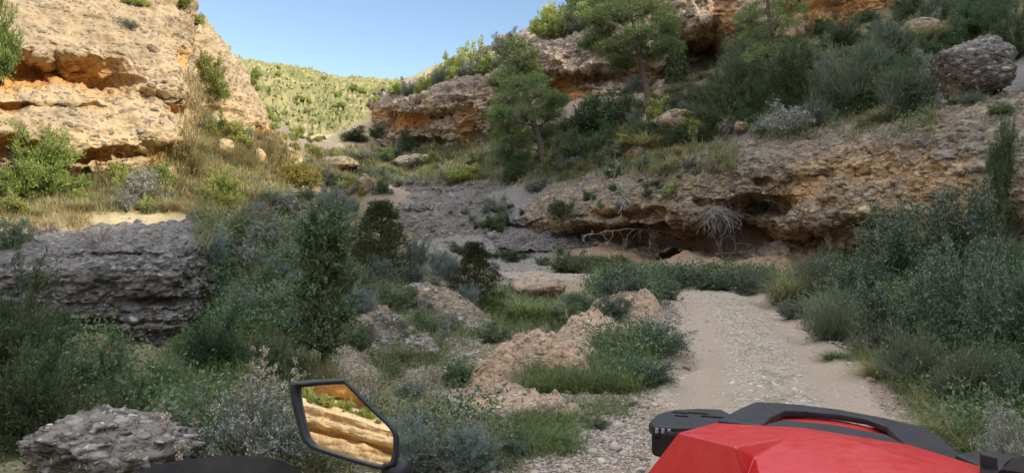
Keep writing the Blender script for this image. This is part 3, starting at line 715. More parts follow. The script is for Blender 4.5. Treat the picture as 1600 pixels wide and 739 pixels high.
def cone_tree_geo(seed, H=1.0, R=.42, nclump=46, NL=220, L=.045, W=.014, trunk=.028):
    """Savin juniper: a ragged cone of separate leaf pads round an upright trunk."""
    rng = np.random.default_rng(seed); paths = []; LC, LD = [], []
    tp = np.stack([rng.normal(0, .012, 9).cumsum(), rng.normal(0, .012, 9).cumsum(), np.linspace(-.04, H * .88, 9)], -1)
    paths.append((tp, trunk * np.linspace(1, .15, 9)))
    for i in range(nclump):
        f = (i + .5) / nclump; z = H * (.05 + .86 * f); az = i * GA + rng.normal(0, .3)
        r = R * (1 - f ** 1.6) * rng.uniform(.5, 1.15) + .05
        c = np.array([math.cos(az) * r, math.sin(az) * r, z + rng.normal(0, .03)])
        k = np.argmin(abs(tp[:, 2] - (z - .1 * H))); m = (tp[k] + c) / 2 - np.array([0, 0, .02])
        paths.append((np.stack([tp[k], m, c]), trunk * .32 * np.array([1, .7, .3])))
        sz = (.085 + .075 * (1 - f)) * rng.uniform(.8, 1.25)
        q = rng.normal(0, 1, (NL, 3)); q = unit(q) * rng.uniform(.15, 1, (NL, 1)) ** .5
        LC.append(c + q * sz * np.array([1.15, 1.15, .62])); LD.append(q + np.array([math.cos(az) * .5, math.sin(az) * .5, .9]) + rng.normal(0, .3, (NL, 3)))
    return leaves(np.concatenate(LC), np.concatenate(LD), L, W, rng), tubes(paths, 5)

def sapling_geo(seed, H=1.0, R=.30, nb=46, K2=8, NL=30, L=.026, W=.016, trunk=.018, first=.18):
    rng = np.random.default_rng(seed); paths = []; LC, LD = [], []
    tp = np.stack([rng.normal(0, .010, 9).cumsum(), rng.normal(0, .010, 9).cumsum(), np.linspace(-.04, H * .98, 9)], -1)
    paths.append((tp, trunk * np.linspace(1, .15, 9)))
    for i in range(nb):
        f = first + (1 - first) * (i + .5) / nb; az = i * GA + rng.normal(0, .3)
        k = f * 8; p0 = tp[int(k)] + (tp[min(8, int(k) + 1)] - tp[int(k)]) * (k % 1)
        ln = R * (1.05 - abs(f - .5) * 1.1) * rng.uniform(.6, 1.2)
        d = unit(np.array([math.cos(az), math.sin(az), rng.uniform(.35, 1.0)]))
        p1 = p0 + d * ln; paths.append((np.stack([p0, (p0 + p1) / 2 + rng.normal(0, .01, 3), p1]), trunk * np.array([.4, .3, .12])))
        for j in range(K2):
            q = rng.uniform(.3, 1); a = p0 + (p1 - p0) * q; e = unit(d * .6 + rng.normal(0, .6, 3)); b = a + e * rng.uniform(.05, .13)
            paths.append((np.stack([a, b]), trunk * np.array([.14, .07])))
            s = rng.uniform(0, 1.1, NL)[:, None]; LC.append(a + (b - a) * s + rng.normal(0, .012, (NL, 3))); LD.append(e + rng.normal(0, .8, (NL, 3)))
    return leaves(np.concatenate(LC), np.concatenate(LD), L, W, rng), tubes(paths, 4)

def pine_geo(seed, trunk_pts, r0, pads, tufts=70, needle=.15, nn=13, w=.012, extra=()):
    """Aleppo pine: leaning trunk, limbs out to flat loose pads of needle tufts."""
    rng = np.random.default_rng(seed); tk = crom(np.array(trunk_pts, float), np.linspace(0, len(trunk_pts) - 1, 14))
    tr = tubes([(tk, r0 * np.linspace(1, .22, 14))], 8); limbs = []; LC, LD = [], []
    for c, rad in pads:
        c = np.array(c, float); k = int(np.argmin(((tk - c) ** 2).sum(1) + np.where(tk[:, 2] > c[2] - .25 * np.linalg.norm(tk[:, :2] - c[:2], axis=1), 3.0, 0)))
        a = tk[k]; m = a * .45 + c * .55 + np.array([0, 0, -.12]) + rng.normal(0, .06, 3)
        t = np.linspace(0, 1, 6)[:, None]; lp = (1 - t) ** 2 * a + 2 * t * (1 - t) * m + t * t * c
        limbs.append((lp, r0 * .24 * np.linspace(1, .25, 6)))
        rad = np.array(rad, float)
        q = unit(rng.normal(0, 1, (tufts, 3))) * rng.uniform(.1, 1, (tufts, 1)) ** .45
        pos = c + q * rad * np.array([1.08, 1.08, 1.35])
        for p in pos[::3]: limbs.append((np.stack([lp[rng.integers(3, 6)], (c + p) / 2 + rng.normal(0, .04, 3), p]), r0 * np.array([.10, .07, .03])))
        d = unit(q * np.array([1, 1, .5]) + np.array([0, 0, .45]) + rng.normal(0, .3, (tufts, 3)))
        LC.append(np.repeat(pos, nn, 0) + rng.normal(0, .035, (tufts * nn, 3))); LD.append(np.repeat(d, nn, 0) + rng.normal(0, .55, (tufts * nn, 3)))
    return leaves(np.concatenate(LC), np.concatenate(LD), needle, w, rng, .05), tr, tubes(limbs, 4)

def rock_geo(seed, sub=4, flat=.75, rough=.25, peb=.05, freq=1.3, pebf=6.0, cut=3, asp=(1, 1, 1)):
    bm = bmesh.new(); bmesh.ops.create_icosphere(bm, subdivisions=sub, radius=1.0)
    v = np.array([x.co[:] for x in bm.verts]); f = np.array([[q.index for q in p.verts] for p in bm.faces]); bm.free()
    rng = np.random.default_rng(seed)
    for k in range(cut):                       # broken flat sides
        n = unit(rng.normal(0, 1, 3)); lim = rng.uniform(.62, .9); d = v @ n
        v = v - np.maximum(0, d - lim)[:, None] * n * .9
    asp = np.array(asp); n = unit(v); p = v * asp * freq + seed * 7.7
    f1, id1 = worley(v * asp * pebf + seed, seed)
    v = v + n * (fbm(p, 4, seed) * rough + np.maximum(0, .5 - f1) * peb * 2.5 * (id1 > .3))[:, None]
    v[:, 2] *= flat
    return v, f

# ---- prototypes: unit height; every copy shares these meshes
PROTO = {}
def proto(kind, var, foliage=None, fm=None, stem=None, sm=None, flower=None, flm=None, fname='foliage', sname='stem'):
    parts = []
    if foliage is not None: parts.append((fname, mesh_np(kind + '_' + fname, foliage[0], foliage[1], M[fm], False)))
    if stem is not None: parts.append((sname, mesh_np(kind + '_' + sname, stem[0], stem[1], M[sm], True)))
    if flower is not None: parts.append(('flower_heads', mesh_np(kind + '_flower_heads', flower[0], flower[1], M[flm], False)))
    PROTO.setdefault(kind, []).append(parts)

def shrub_protos(kind, seeds, fm, sm='darkbark', flowers=None, **k):
    for s in seeds:
        lf, st, tips = shrub_geo(s, **k)
        fl = None
        if flowers: fl = sprig_heads(tips[::flowers[0]], s + 1, flowers[1], flowers[2], flowers[3], flowers[4])
        proto(kind, s, lf, fm, st, sm, fl, 'flower')

shrub_protos('juniper', (1, 2, 3), 'juniper', K1=38, K2=9, NL=42, L=.050, W=.010, sig=.020, up=.5, sub=(.12, .26), low=1.5, bare=.25)
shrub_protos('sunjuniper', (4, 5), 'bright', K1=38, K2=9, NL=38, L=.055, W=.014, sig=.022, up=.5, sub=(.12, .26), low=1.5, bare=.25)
shrub_protos('broad', (6, 7, 8), 'broad', 'twig', K1=34, K2=8, NL=24, L=.050, W=.030, sig=.028, up=.3, sub=(.12, .26), low=1.5, bare=.25)
shrub_protos('bramble', (9, 10, 11), 'bramble', 'twig', K1=46, K2=9, NL=26, R=.75, L=.046, W=.027, sig=.030, up=.1, sub=(.14, .34), low=1.55, flat=.6, bare=.2)
shrub_protos('flowering', (12, 13, 14), 'greyleaf', 'twig', (1, 6, .028, .018, .020), K1=34, K2=8, NL=16, L=.050, W=.013, sig=.018, up=.7, sub=(.14, .30), low=1.35)
shrub_protos('blue', (15, 16), 'blueleaf', 'twig', None, K1=40, K2=9, NL=26, L=.060, W=.012, sig=.020, up=.8, sub=(.12, .28), low=1.4, bare=.2)
shrub_protos('yellow', (17,), 'yellowleaf', 'twig', None, K1=34, K2=8, NL=28, L=.055, W=.028, sig=.028, up=.3, low=1.5)
shrub_protos('broom', (18, 19, 20), 'broom', 'twig', None, K1=60, K2=9, NL=9, R=.6, L=.17, W=.008, sig=.025, up=.9, sub=(.12, .30), low=1.45, bare=.2)
shrub_protos('farbush', (21, 22, 23), 'hillbush', 'darkbark', None, K1=22, K2=6, NL=30, L=.085, W=.045, sig=.045, up=.3, sub=(.14, .26), low=1.5, bare=.3)
shrub_protos('fardark', (24, 25), 'juniper', 'darkbark', None, K1=24, K2=7, NL=30, L=.075, W=.028, sig=.045, up=.4, sub=(.14, .26), low=1.5, bare=.3)
shrub_protos('fargrey', (26, 27), 'greyleaf', 'twig', None, K1=24, K2=7, NL=26, L=.075, W=.022, sig=.035, up=.6, sub=(.14, .26), low=1.45, bare=.3)
for s in (31, 32, 33): proto('bare', s, stem=twig_geo(s), sm='twig')
for s in (34,): proto('palebare', s, stem=twig_geo(s, 16, wild=.8), sm='palewood')
for s in (41, 42): proto('grasstuft', s, tuft_geo(s, 700, .30, 1.0, .022, .42, .7), 'grass', fname='blades')
for s in (43, 44): proto('drytuft', s, tuft_geo(s, 700, .22, 1.0, .014, .40, .8), 'drygrass', fname='blades')
for s in (45, 46): proto('olivetuft', s, tuft_geo(s, 800, .25, 1.0, .014, .42, .9), 'olivegrass', fname='blades')
for s in (51, 52):
    a, b = cone_tree_geo(s); proto('sabina', s, a, 'sabina', b, 'darkbark', sname='trunk', fname='crown')
a, b = sapling_geo(53); proto('sapling', 53, a, 'broad', b, 'darkbark', sname='trunk', fname='crown')

KIND = {  # object name, category
 'juniper': ('juniper_bush', 'bush'), 'sunjuniper': ('juniper_bush', 'bush'), 'broad': ('leafy_shrub', 'bush'), 'bramble': ('bramble_bush', 'bush'),
 'flowering': ('flowering_shrub', 'bush'), 'blue': ('lavender_shrub', 'bush'), 'yellow': ('yellow_shrub', 'bush'), 'broom': ('broom_bush', 'bush'),
 'farbush': ('hill_bush', 'bush'), 'fardark': ('dark_bush', 'bush'), 'fargrey': ('grey_bush', 'bush'), 'bare': ('bare_bush', 'bush'), 'palebare': ('dead_bush', 'bush'),
 'grasstuft': ('grass_tuft', 'grass tuft'), 'drytuft': ('grass_tuft', 'grass tuft'), 'olivetuft': ('grass_tuft', 'grass tuft'),
 'sabina': ('juniper_tree', 'tree'), 'sapling': ('young_tree', 'tree'),
}
_cnt = {}
_rng = random.Random(11)
def plant(kind, loc, w, h, label, group=None, rz=None, parts=True):
    """Set one plant down: w, h in metres."""
    i = _cnt.get(kind, 0); _cnt[kind] = i + 1
    pr = PROTO[kind][i % len(PROTO[kind])]
    nm, cat = KIND[kind]
    R = {'sabina': .5, 'sapling': .34, 'bramble': .85, 'broom': .7}.get(kind, .68)
    rz = _rng.uniform(0, 6.283) if rz is None else rz
    sc = (w / (2 * R), w / (2 * R), h / 1.05)
    if len(pr) == 1 or not parts:
        o = link(nm, pr[0][1]); o.location = loc; o.rotation_euler = (0, 0, rz); o.scale = sc
    else:
        o = empty(nm, loc, rz, sc)
        for pn, me in pr: link(pn, me, o)
    return tag(o, label, cat, group)

def plant_px(kind, px, py, w, h, label, group=None, parts=True, sink=.0):
    p, n = hit(px, py)
    if p is None: return None
    k = p.y / F
    return plant(kind, (p.x, p.y + .12 * w * k, p.z - sink - .03), w * k, h * k, label, group, parts=parts)
# ================================================================== every plant one can point at: kind, foot pixel, width and height in pixels, label
PL = [
 # lower left corner
 ('juniper', -30, 690, 270, 300, 'large dark juniper at the left edge, its foot below the grey ledge'),
 ('juniper', 45, 715, 230, 215, 'dense dark juniper in the lower left corner behind the pale boulder'),
 ('juniper', 20, 560, 190, 150, 'juniper growing high against the left end of the grey ledge'),
 ('juniper', 185, 690, 130, 110, 'small juniper spilling right beside the pale boulder'),
 ('juniper', 335, 585, 180, 118, 'spreading dark bush at the right foot of the grey ledge'),
 ('juniper', 245, 612, 130, 62, 'low dark juniper in front of the grey ledge above the bright grass'),
 ('juniper', 150, 606, 160, 78, 'low dark juniper below the middle of the grey ledge face'),
 ('juniper', 1550, 24, 120, 60, 'dark juniper in the top right corner'),
 ('broad', 285, 560, 80, 60, 'small leafy bush tucked under the front of the grey ledge'),
 ('blue', 285, 655, 90, 55, 'low grey green herb beside the bright grass left of the flowering shrub'),
 ('flowering', 365, 745, 210, 165, 'pale flowering shrub behind the black hand guard'),
 ('flowering', 300, 705, 120, 90, 'pale flowering shrub touching the right side of the pebbly boulder'),
 ('flowering', 455, 735, 150, 130, 'pale flowering shrub just left of the mirror'),
 ('flowering', 550, 690, 120, 90, 'greyish flowering herb hidden behind the mirror'),
 ('blue', 640, 745, 170, 120, 'blue green herb right of the mirror'),
 ('blue', 735, 742, 150, 100, 'blue green herb standing beneath the bare grey twigs'),
 ('bare', 705, 735, 170, 150, 'bare grey twigs right of the mirror'),
 ('bare', 560, 640, 110, 90, 'dry brown twigs above the mirror'),
 ('blue', 655, 690, 100, 70, 'blue green herb uphill of the bare grey twigs'),
 ('drytuft', 500, 600, 60, 70, 'straw coloured tuft at the foot of the young tree'),
 ('drytuft', 440, 655, 70, 80, 'straw coloured stalks above the left top of the mirror'),
 ('broad', 420, 590, 90, 85, 'leafy bush left of the young tree foot'),
 ('grasstuft', 350, 610, 70, 45, 'green tuft between the spreading bush and the flowering shrub'),
 # left middle slope
 ('olivetuft', 345, 470, 95, 60, 'olive grass tuft at the right end of the grey ledge'),
 ('grasstuft', 320, 520, 80, 70, 'long green grass against the right corner of the grey ledge'),
 ('olivetuft', 350, 420, 90, 55, 'arching olive grass above the right end of the grey ledge'),
 ('blue', 385, 505, 90, 70, 'blue green bush uphill of the spreading dark bush'),
 ('broad', 405, 470, 95, 75, 'leafy bush left of the young tree crown'),
 ('flowering', 390, 430, 90, 60, 'pale flowered bush left of the young tree top'),
 ('blue', 440, 455, 90, 75, 'blue green bush directly behind the young tree'),
 ('olivetuft', 370, 395, 85, 45, 'olive grass tuft on the bank above the ledge corner'),
 ('flowering', 415, 385, 95, 50, 'white flowered bush on the bank below the yellow shrub'),
 ('flowering', 440, 335, 95, 50, 'white flowered bush just under the yellow shrub'),
 ('blue', 520, 345, 95, 65, 'rounded blue green bush left of the ragged juniper tree top'),
 ('flowering', 480, 368, 85, 50, 'white flowered bush left of the rounded blue green one'),
 ('broad', 520, 410, 90, 70, 'leafy bush right of the young tree top'),
 ('broad', 535, 460, 90, 70, 'leafy bush below the ragged juniper tree on its left'),
 ('flowering', 330, 385, 70, 45, 'pale bush on the right end of the ledge top'),
 ('bare', 395, 350, 110, 60, 'grey bare bush in the shadow edge below the bright green bush'),
 ('broad', 455, 400, 75, 50, 'small leafy bush in the middle of the left slope'),
 ('blue', 560, 500, 90, 60, 'blue green bush above the small grey scree'),
 ('blue', 585, 450, 80, 55, 'blue green bush at the foot of the ragged juniper tree'),
 ('blue', 650, 415, 70, 55, 'pale blue bush on the crest right of the ragged juniper tree'),
 ('blue', 640, 455, 80, 60, 'grey blue bush below the crest right of the ragged juniper tree'),
 ('broad', 610, 485, 80, 55, 'leafy bush above the large grey scree'),
 ('blue', 690, 424, 70, 42, 'pale blue bush on the crest left of the second juniper tree'),
 ('fardark', 790, 404, 90, 24, 'low dark hedge at the foot of the dark slab'),
 ('fardark', 720, 396, 70, 22, 'low dark bush at the left foot of the dark slab'),
 ('broad', 560, 470, 80, 60, 'leafy bush left below the ragged juniper tree trunk'),
 ('yellow', 658, 438, 16, 18, 'tiny yellow flowering plant on the crest'),
 ('blue', 700, 440, 70, 55, 'grey blue bush between the crest and the second juniper tree'),
 ('broad', 655, 520, 75, 48, 'leafy bush at the foot of the large grey scree'),
 ('blue', 725, 480, 75, 45, 'grey blue bush below the second juniper tree'),
 ('grasstuft', 600, 520, 90, 55, 'green grass between the two grey screes'),
 ('olivetuft', 630, 560, 70, 40, 'olive grass below the small grey scree'),
 ('broad', 560, 545, 70, 50, 'leafy bush left of the small grey scree'),
 ('blue', 470, 520, 80, 60, 'blue green bush behind the trunk of the young tree'),
 ('broad', 610, 590, 50, 32, 'small dark shrub on the pale rubble above the mirror'),
 # sunlit left bank
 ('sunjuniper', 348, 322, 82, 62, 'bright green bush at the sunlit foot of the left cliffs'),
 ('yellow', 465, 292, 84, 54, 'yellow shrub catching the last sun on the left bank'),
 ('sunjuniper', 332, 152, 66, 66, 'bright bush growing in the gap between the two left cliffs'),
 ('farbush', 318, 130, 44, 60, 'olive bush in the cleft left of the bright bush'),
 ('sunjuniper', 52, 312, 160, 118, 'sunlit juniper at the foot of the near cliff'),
 ('flowering', 8, 320, 90, 90, 'white flowered bush at the left edge below the cliff'),
 ('flowering', 215, 312, 80, 55, 'silvery flowered bush below the cliff undercut'),
 ('flowering', 190, 330, 60, 40, 'small silvery bush in front of the cliff undercut'),
 ('fargrey', 200, 42, 40, 22, 'dry grey tuft on the upper face of the near cliff'),
 ('farbush', 280, 8, 40, 30, 'bush on the top right shoulder of the near cliff'),
 ('farbush', 305, 36, 32, 24, 'bush on the skyline between the two left cliffs'),
 ('farbush', 210, 8, 50, 26, 'bush at the top edge of the near cliff'),
 ('bare', 152, 378, 74, 44, 'dark bare bush on top of the grey ledge'),
 ('bare', 75, 362, 66, 30, 'low brown bush on the left of the ledge top'),
 ('bramble', 15, 388, 80, 50, 'dark bush at the left end of the ledge top'),
 ('bare', 108, 398, 44, 18, 'tiny grey bush at the front edge of the ledge top'),
 ('bare', 240, 376, 24, 16, 'tiny dry bush near the ledge right end'),
 ('drytuft', 120, 330, 60, 40, 'dry yellow tuft between the ledge and the sunlit juniper'),
 ('drytuft', 260, 330, 70, 45, 'dry yellow tuft in the sun left of the bright green bush'),
 ('drytuft', 300, 262, 60, 50, 'tall dry grass beside the right foot of the near cliff'),
 ('drytuft', 375, 260, 60, 36, 'dry grass below the second left cliff'),
 # middle stream bed
 ('broad', 770, 535, 72, 48, 'dark leafy bush in the gully left of the rubble mounds'),
 ('broad', 722, 605, 84, 58, 'dark leafy bush at the foot of the largest rubble mound'),
 ('bare', 785, 570, 76, 58, 'reddish twigs leaning on the largest rubble mound'),
 ('bare', 690, 640, 90, 45, 'reddish twigs below the dark leafy bush'),
 ('blue', 640, 625, 80, 40, 'grey green herb on the rubble above the mirror corner'),
 ('grasstuft', 830, 500, 110, 50, 'green grass in the gully behind the rubble mounds'),
 ('broad', 880, 505, 90, 45, 'bush behind the middle rubble mound'),
 ('grasstuft', 770, 480, 60, 22, 'short green grass beside the second juniper tree'),
 ('bramble', 975, 482, 150, 84, 'big dark bramble inside the bend of the track'),
 ('bramble', 905, 486, 80, 36, 'low dark bramble behind the topmost rubble mound'),
 ('broad', 890, 428, 92, 52, 'green bush beyond the far bend of the track'),
 ('broad', 850, 414, 40, 18, 'small bush left of the green one past the bend'),
 ('bramble', 1040, 470, 60, 36, 'small dark bramble at the inner edge of the track'),
 ('bramble', 1025, 555, 130, 60, 'dark leafy mass beside the track between the mounds'),
 ('grasstuft', 980, 562, 120, 62, 'tall green grass left of the dark leafy mass'),
 ('bramble', 1010, 602, 130, 55, 'dark low growth at the near end of the grassy island'),
 ('grasstuft', 895, 606, 110, 45, 'bright green grass in front of the largest rubble mound'),
 ('grasstuft', 955, 596, 100, 50, 'bright green grass at the middle of the island'),
 ('bramble', 960, 500, 80, 40, 'dark growth between the two upper mounds'),
 ('broad', 930, 668, 62, 30, 'small green weed on the gravel near the red hood'),
 ('grasstuft', 990, 634, 28, 18, 'tiny green tuft on the gravel at the track edge'),
 ('grasstuft', 855, 690, 90, 36, 'green grass at the lower left edge of the gravel'),
 ('broad', 800, 700, 90, 50, 'leafy weed left of the green grass by the gravel'),
 ('blue', 815, 715, 60, 40, 'grey herb at the bottom edge below the leafy weed'),
 ('bare', 790, 620, 80, 60, 'grey twiggy bush on the low rubble bank'),
 # row of brambles at the outside of the bend
 ('bramble', 1060, 452, 100, 46, 'left bramble of the dark row outside the bend'),
 ('bramble', 1120, 456, 105, 46, 'middle bramble of the dark row outside the bend'),
 ('bramble', 1178, 462, 90, 44, 'right bramble of the dark row outside the bend'),
 # right bank
 ('olivetuft', 1232, 478, 100, 95, 'pale olive grass clump where the right bank begins'),
 ('broom', 1280, 470, 110, 84, 'grey broom behind the pale olive grass clump'),
 ('broom', 1305, 535, 120, 96, 'dark broom leaning over the right edge of the track'),
 ('bramble', 1245, 500, 70, 40, 'dark low growth at the edge below the pale olive grass clump'),
 ('bramble', 1345, 500, 150, 125, 'bramble behind the dark broom'),
 ('bramble', 1410, 450, 150, 120, 'bramble under the wall in the middle of the right bank'),
 ('broom', 1450, 430, 150, 150, 'tall broom reaching up the wall on the right bank'),
 ('bramble', 1520, 440, 180, 170, 'large bramble below the upright green juniper'),
 ('broom', 1585, 400, 130, 150, 'broom at the right edge under the upright green juniper'),
 ('bramble', 1410, 555, 170, 140, 'large bramble on the right bank beside the track'),
 ('bramble', 1510, 555, 190, 165, 'large bramble at the centre of the right bank'),
 ('bramble', 1595, 570, 190, 200, 'large bramble cut by the right edge of the frame'),
 ('broom', 1440, 610, 150, 110, 'olive broom low on the right bank'),
 ('olivetuft', 1375, 590, 80, 55, 'olive grass tuft at the foot of the large bramble'),
 ('grasstuft', 1310, 562, 60, 26, 'bright grass strip at the right edge of the track'),
 ('broom', 1520, 650, 170, 130, 'grey broom above the white flowered bush'),
 ('bramble', 1600, 660, 130, 130, 'bramble behind the white flowered bush'),
 ('flowering', 1580, 745, 120, 130, 'white flowered bush in the lower right corner'),
 ('olivetuft', 1470, 690, 110, 70, 'olive grass at the track edge right of the rack'),
 ('olivetuft', 1530, 715, 80, 60, 'olive grass left of the white flowered bush'),
 ('bare', 1370, 560, 120, 95, 'dark bare twigs in front of the broom by the track'),
 ('palebare', 1490, 420, 130, 110, 'pale bare branches standing out of the right bank'),
 ('bare', 1560, 510, 150, 120, 'grey bare twigs among the brambles at the right'),
 ('juniper', 1572, 300, 70, 165, 'upright green juniper in front of the wall at the right'),
 ('broad', 1590, 350, 80, 90, 'green bush under the upright green juniper'),
 # wall and the slope above it
 ('broom', 1192, 332, 52, 66, 'dark bush hanging on the wall beside the orange hollow'),
 ('broad', 962, 278, 60, 46, 'green bush on the wall top below the dry tuft'),
 ('fardark', 880, 335, 60, 36, 'dark bush on the left part of the wall face'),
 ('fargrey', 775, 332, 66, 36, 'grey green bush on the smooth slope left of the wall'),
 ('fardark', 770, 360, 62, 34, 'dark bush below the grey green one on the smooth slope'),
 ('farbush', 735, 280, 60, 26, 'green bush on the slope under the leaning pine left side'),
 ('farbush', 1052, 300, 34, 20, 'little bush on the grey wall top'),
 ('drytuft', 1015, 232, 100, 48, 'dry pale grass below the tall pine'),
 ('fargrey', 960, 252, 70, 40, 'grey bush left of the dry pale grass'),
 ('fardark', 935, 212, 120, 84, 'dark juniper thicket left of the tall pine trunk'),
 ('fardark', 925, 172, 60, 34, 'dark bush on the rocks left of the tall pine'),
 ('fargrey', 965, 180, 56, 30, 'grey bush on the rocks left of the tall pine trunk'),
 ('fardark', 985, 190, 70, 60, 'dark bush touching the tall pine trunk'),
 ('broad', 905, 248, 84, 56, 'leafy bush right of the leaning pine'),
 ('fardark', 810, 282, 76, 54, 'dark bush beneath the leaning pine'),
 ('fargrey', 885, 268, 60, 34, 'grey bush on the slope below the leafy one'),
 ('juniper', 1132, 200, 84, 106, 'dark upright juniper right of the tall pine'),
 ('fardark', 1075, 205, 66, 44, 'dark bush between the tall pine and the upright juniper'),
 ('bare', 1100, 165, 110, 74, 'brown bare bush below the cave'),
 ('fardark', 1058, 138, 56, 104, 'dark juniper standing in front of the cave'),
 ('flowering', 1142, 212, 50, 36, 'grey flowered bush under the upright juniper'),
 ('flowering', 1235, 212, 110, 58, 'white flowered bush on the wall edge'),
 ('blue', 1195, 214, 56, 40, 'blue green bush left of the white flowered bush on the wall edge'),
 ('broad', 1322, 186, 60, 42, 'fresh green bush on the slope above the wall'),
 ('broom', 1330, 172, 160, 112, 'big rounded grey broom on the upper right slope'),
 ('broom', 1425, 178, 140, 92, 'olive broom left of the round boulder'),
 ('olivetuft', 1390, 190, 90, 46, 'olive grass tuft at the wall edge below the brooms'),
 ('broom', 1275, 200, 80, 50, 'grey bush right of the white flowered bush on the wall edge'),
 ('juniper', 1235, 165, 110, 120, 'dark juniper left of the big rounded broom'),
 ('juniper', 1185, 178, 70, 90, 'dark juniper beside the upright one above the wall'),
 ('juniper', 1318, 74, 90, 52, 'dark juniper under the orange rock at the top'),
 ('juniper', 1262, 116, 80, 60, 'dark juniper below the orange rock at the top'),
 ('broom', 1400, 90, 110, 70, 'grey brush above the olive broom'),
 ('olivetuft', 1462, 70, 100, 60, 'olive grass up the slope left of the round boulder'),
 ('juniper', 1530, 56, 110, 80, 'dark juniper above the round boulder'),
 ('juniper', 1592, 92, 90, 90, 'dark juniper at the right edge beside the round boulder'),
 ('broom', 1480, 30, 110, 60, 'brush at the top edge above the round boulder'),
 ('broad', 1420, 30, 60, 60, 'leafy bush at the top edge right of the orange rock'),
 ('broad', 1572, 176, 60, 26, 'small bush right below the round boulder'),
 ('broom', 1520, 162, 60, 24, 'low grey bush left below the round boulder'),
 ('broom', 1165, 140, 110, 90, 'grey brush between the cave and the dark juniper'),
 ('broom', 1365, 130, 130, 80, 'grey brush behind the big rounded broom'),
 ('fargrey', 1010, 262, 50, 28, 'grey bush under the dry pale grass'),
 ('fardark', 1060, 232, 60, 36, 'dark bush at the wall edge right of the dry pale grass'),
 ('fargrey', 840, 300, 60, 30, 'grey bush at the foot of the leaning pine'),
 ('fardark', 1105, 222, 50, 34, 'dark bush at the wall edge under the upright juniper'),
 # slope under the far cliff
 ('fardark', 592, 216, 42, 30, 'dark bush at the left foot of the far cliff'),
 ('fardark', 637, 236, 48, 34, 'dark bush under the orange undercut of the far cliff'),
 ('farbush', 602, 246, 42, 22, 'green bush below the left foot of the far cliff'),
 ('fardark', 596, 303, 28, 34, 'dark upright bush behind the ragged juniper tree'),
 ('farbush', 676, 256, 44, 22, 'green bush under the far cliff middle'),
 ('farbush', 720, 282, 54, 28, 'green bush on the slope right of the smooth grey slab'),
 ('fardark', 552, 222, 66, 30, 'dark scrub on the shadow line left of the far cliff'),
 ('fardark', 520, 288, 40, 28, 'dark bush right of the yellow shrub'),
 ('fargrey', 650, 262, 50, 22, 'grey bush below the far cliff'),
 ('fardark', 745, 262, 44, 26, 'dark bush at the right foot of the far cliff'),
 ('fargrey', 560, 250, 60, 24, 'grey scrub on the slope left of the far cliff'),
 ('fargrey', 580, 280, 50, 22, 'grey scrub above the dark upright bush'),
]
for kind, px, py, w, h, lab in PL:
    plant_px(kind, px, py, w, h, lab)
c_ = P(-4, 128, 12.6)
plant('sunjuniper', c_, 1.0, 1.6, 'pale green juniper hanging in the top left corner')
plant_px('sabina', 592, 428, 118, 130, 'ragged dark juniper tree in the middle of the picture')
plant_px('sabina', 742, 472, 84, 108, 'smaller ragged juniper tree right of the crest')
plant_px('sapling', 500, 596, 150, 268, 'slender young tree with small green leaves above the mirror')

# ---- repeats nothing tells apart: ridge shrubs, hill bushes, small scrub on the shaded slopes
def inside(px, py, poly):
    c = False; n = len(poly)
    for i in range(n):
        x1, y1 = poly[i]; x2, y2 = poly[(i + 1) % n]
        if (y1 > py) != (y2 > py) and px < (x2 - x1) * (py - y1) / (y2 - y1) + x1: c = not c
    return c
def scatter(n, poly, kinds, smin, smax, label, group, seed, aspect=.75, parts=False, clump=False):
    r = random.Random(seed); xs = [p[0] for p in poly]; ys = [p[1] for p in poly]; k = 0
    while k < n:
        x, y = r.uniform(min(xs), max(xs)), r.uniform(min(ys), max(ys))
        if not inside(x, y, poly): continue
        k += 1; p, nn = hit(x, y)
        if p is None or (p.y < 20 and road_dist(p.x, p.y) < 1.5): continue
        if clump and perlin(np.array([[p.x * .09, p.y * .09, seed]]), seed)[0] < r.uniform(-.35, .12): continue
        s = r.uniform(smin, smax) * r.uniform(.6, 1)
        plant(r.choice(kinds), (p.x, p.y, p.z - .08 * s), s, s * aspect * r.uniform(.7, 1.2), label, group, parts=parts)
scatter(299, [(385, 108), (430, 108), (480, 120), (530, 128), (620, 132), (580, 170), (540, 200), (470, 238), (440, 232), (425, 200)], ['farbush', 'farbush', 'fargrey', 'farbush'], .25, .78,
        'low green bush dotted over the sunny hillside', 'bushes on the sunny hillside', 3, clump=True)
for k, (px, py, w, h) in enumerate([(434, 109, 14, 10), (470, 158, 30, 12), (434, 118, 14, 8), (524, 152, 24, 14), (566, 146, 20, 12), (398, 122, 24, 18), (506, 126, 16, 9), (530, 168, 26, 13), (552, 142, 22, 12), (432, 190, 22, 10)]):
    plant_px('farbush', px, py, w, h, 'rounder taller bush standing out on the sunny hillside', 'taller bushes on the sunny hillside', False)
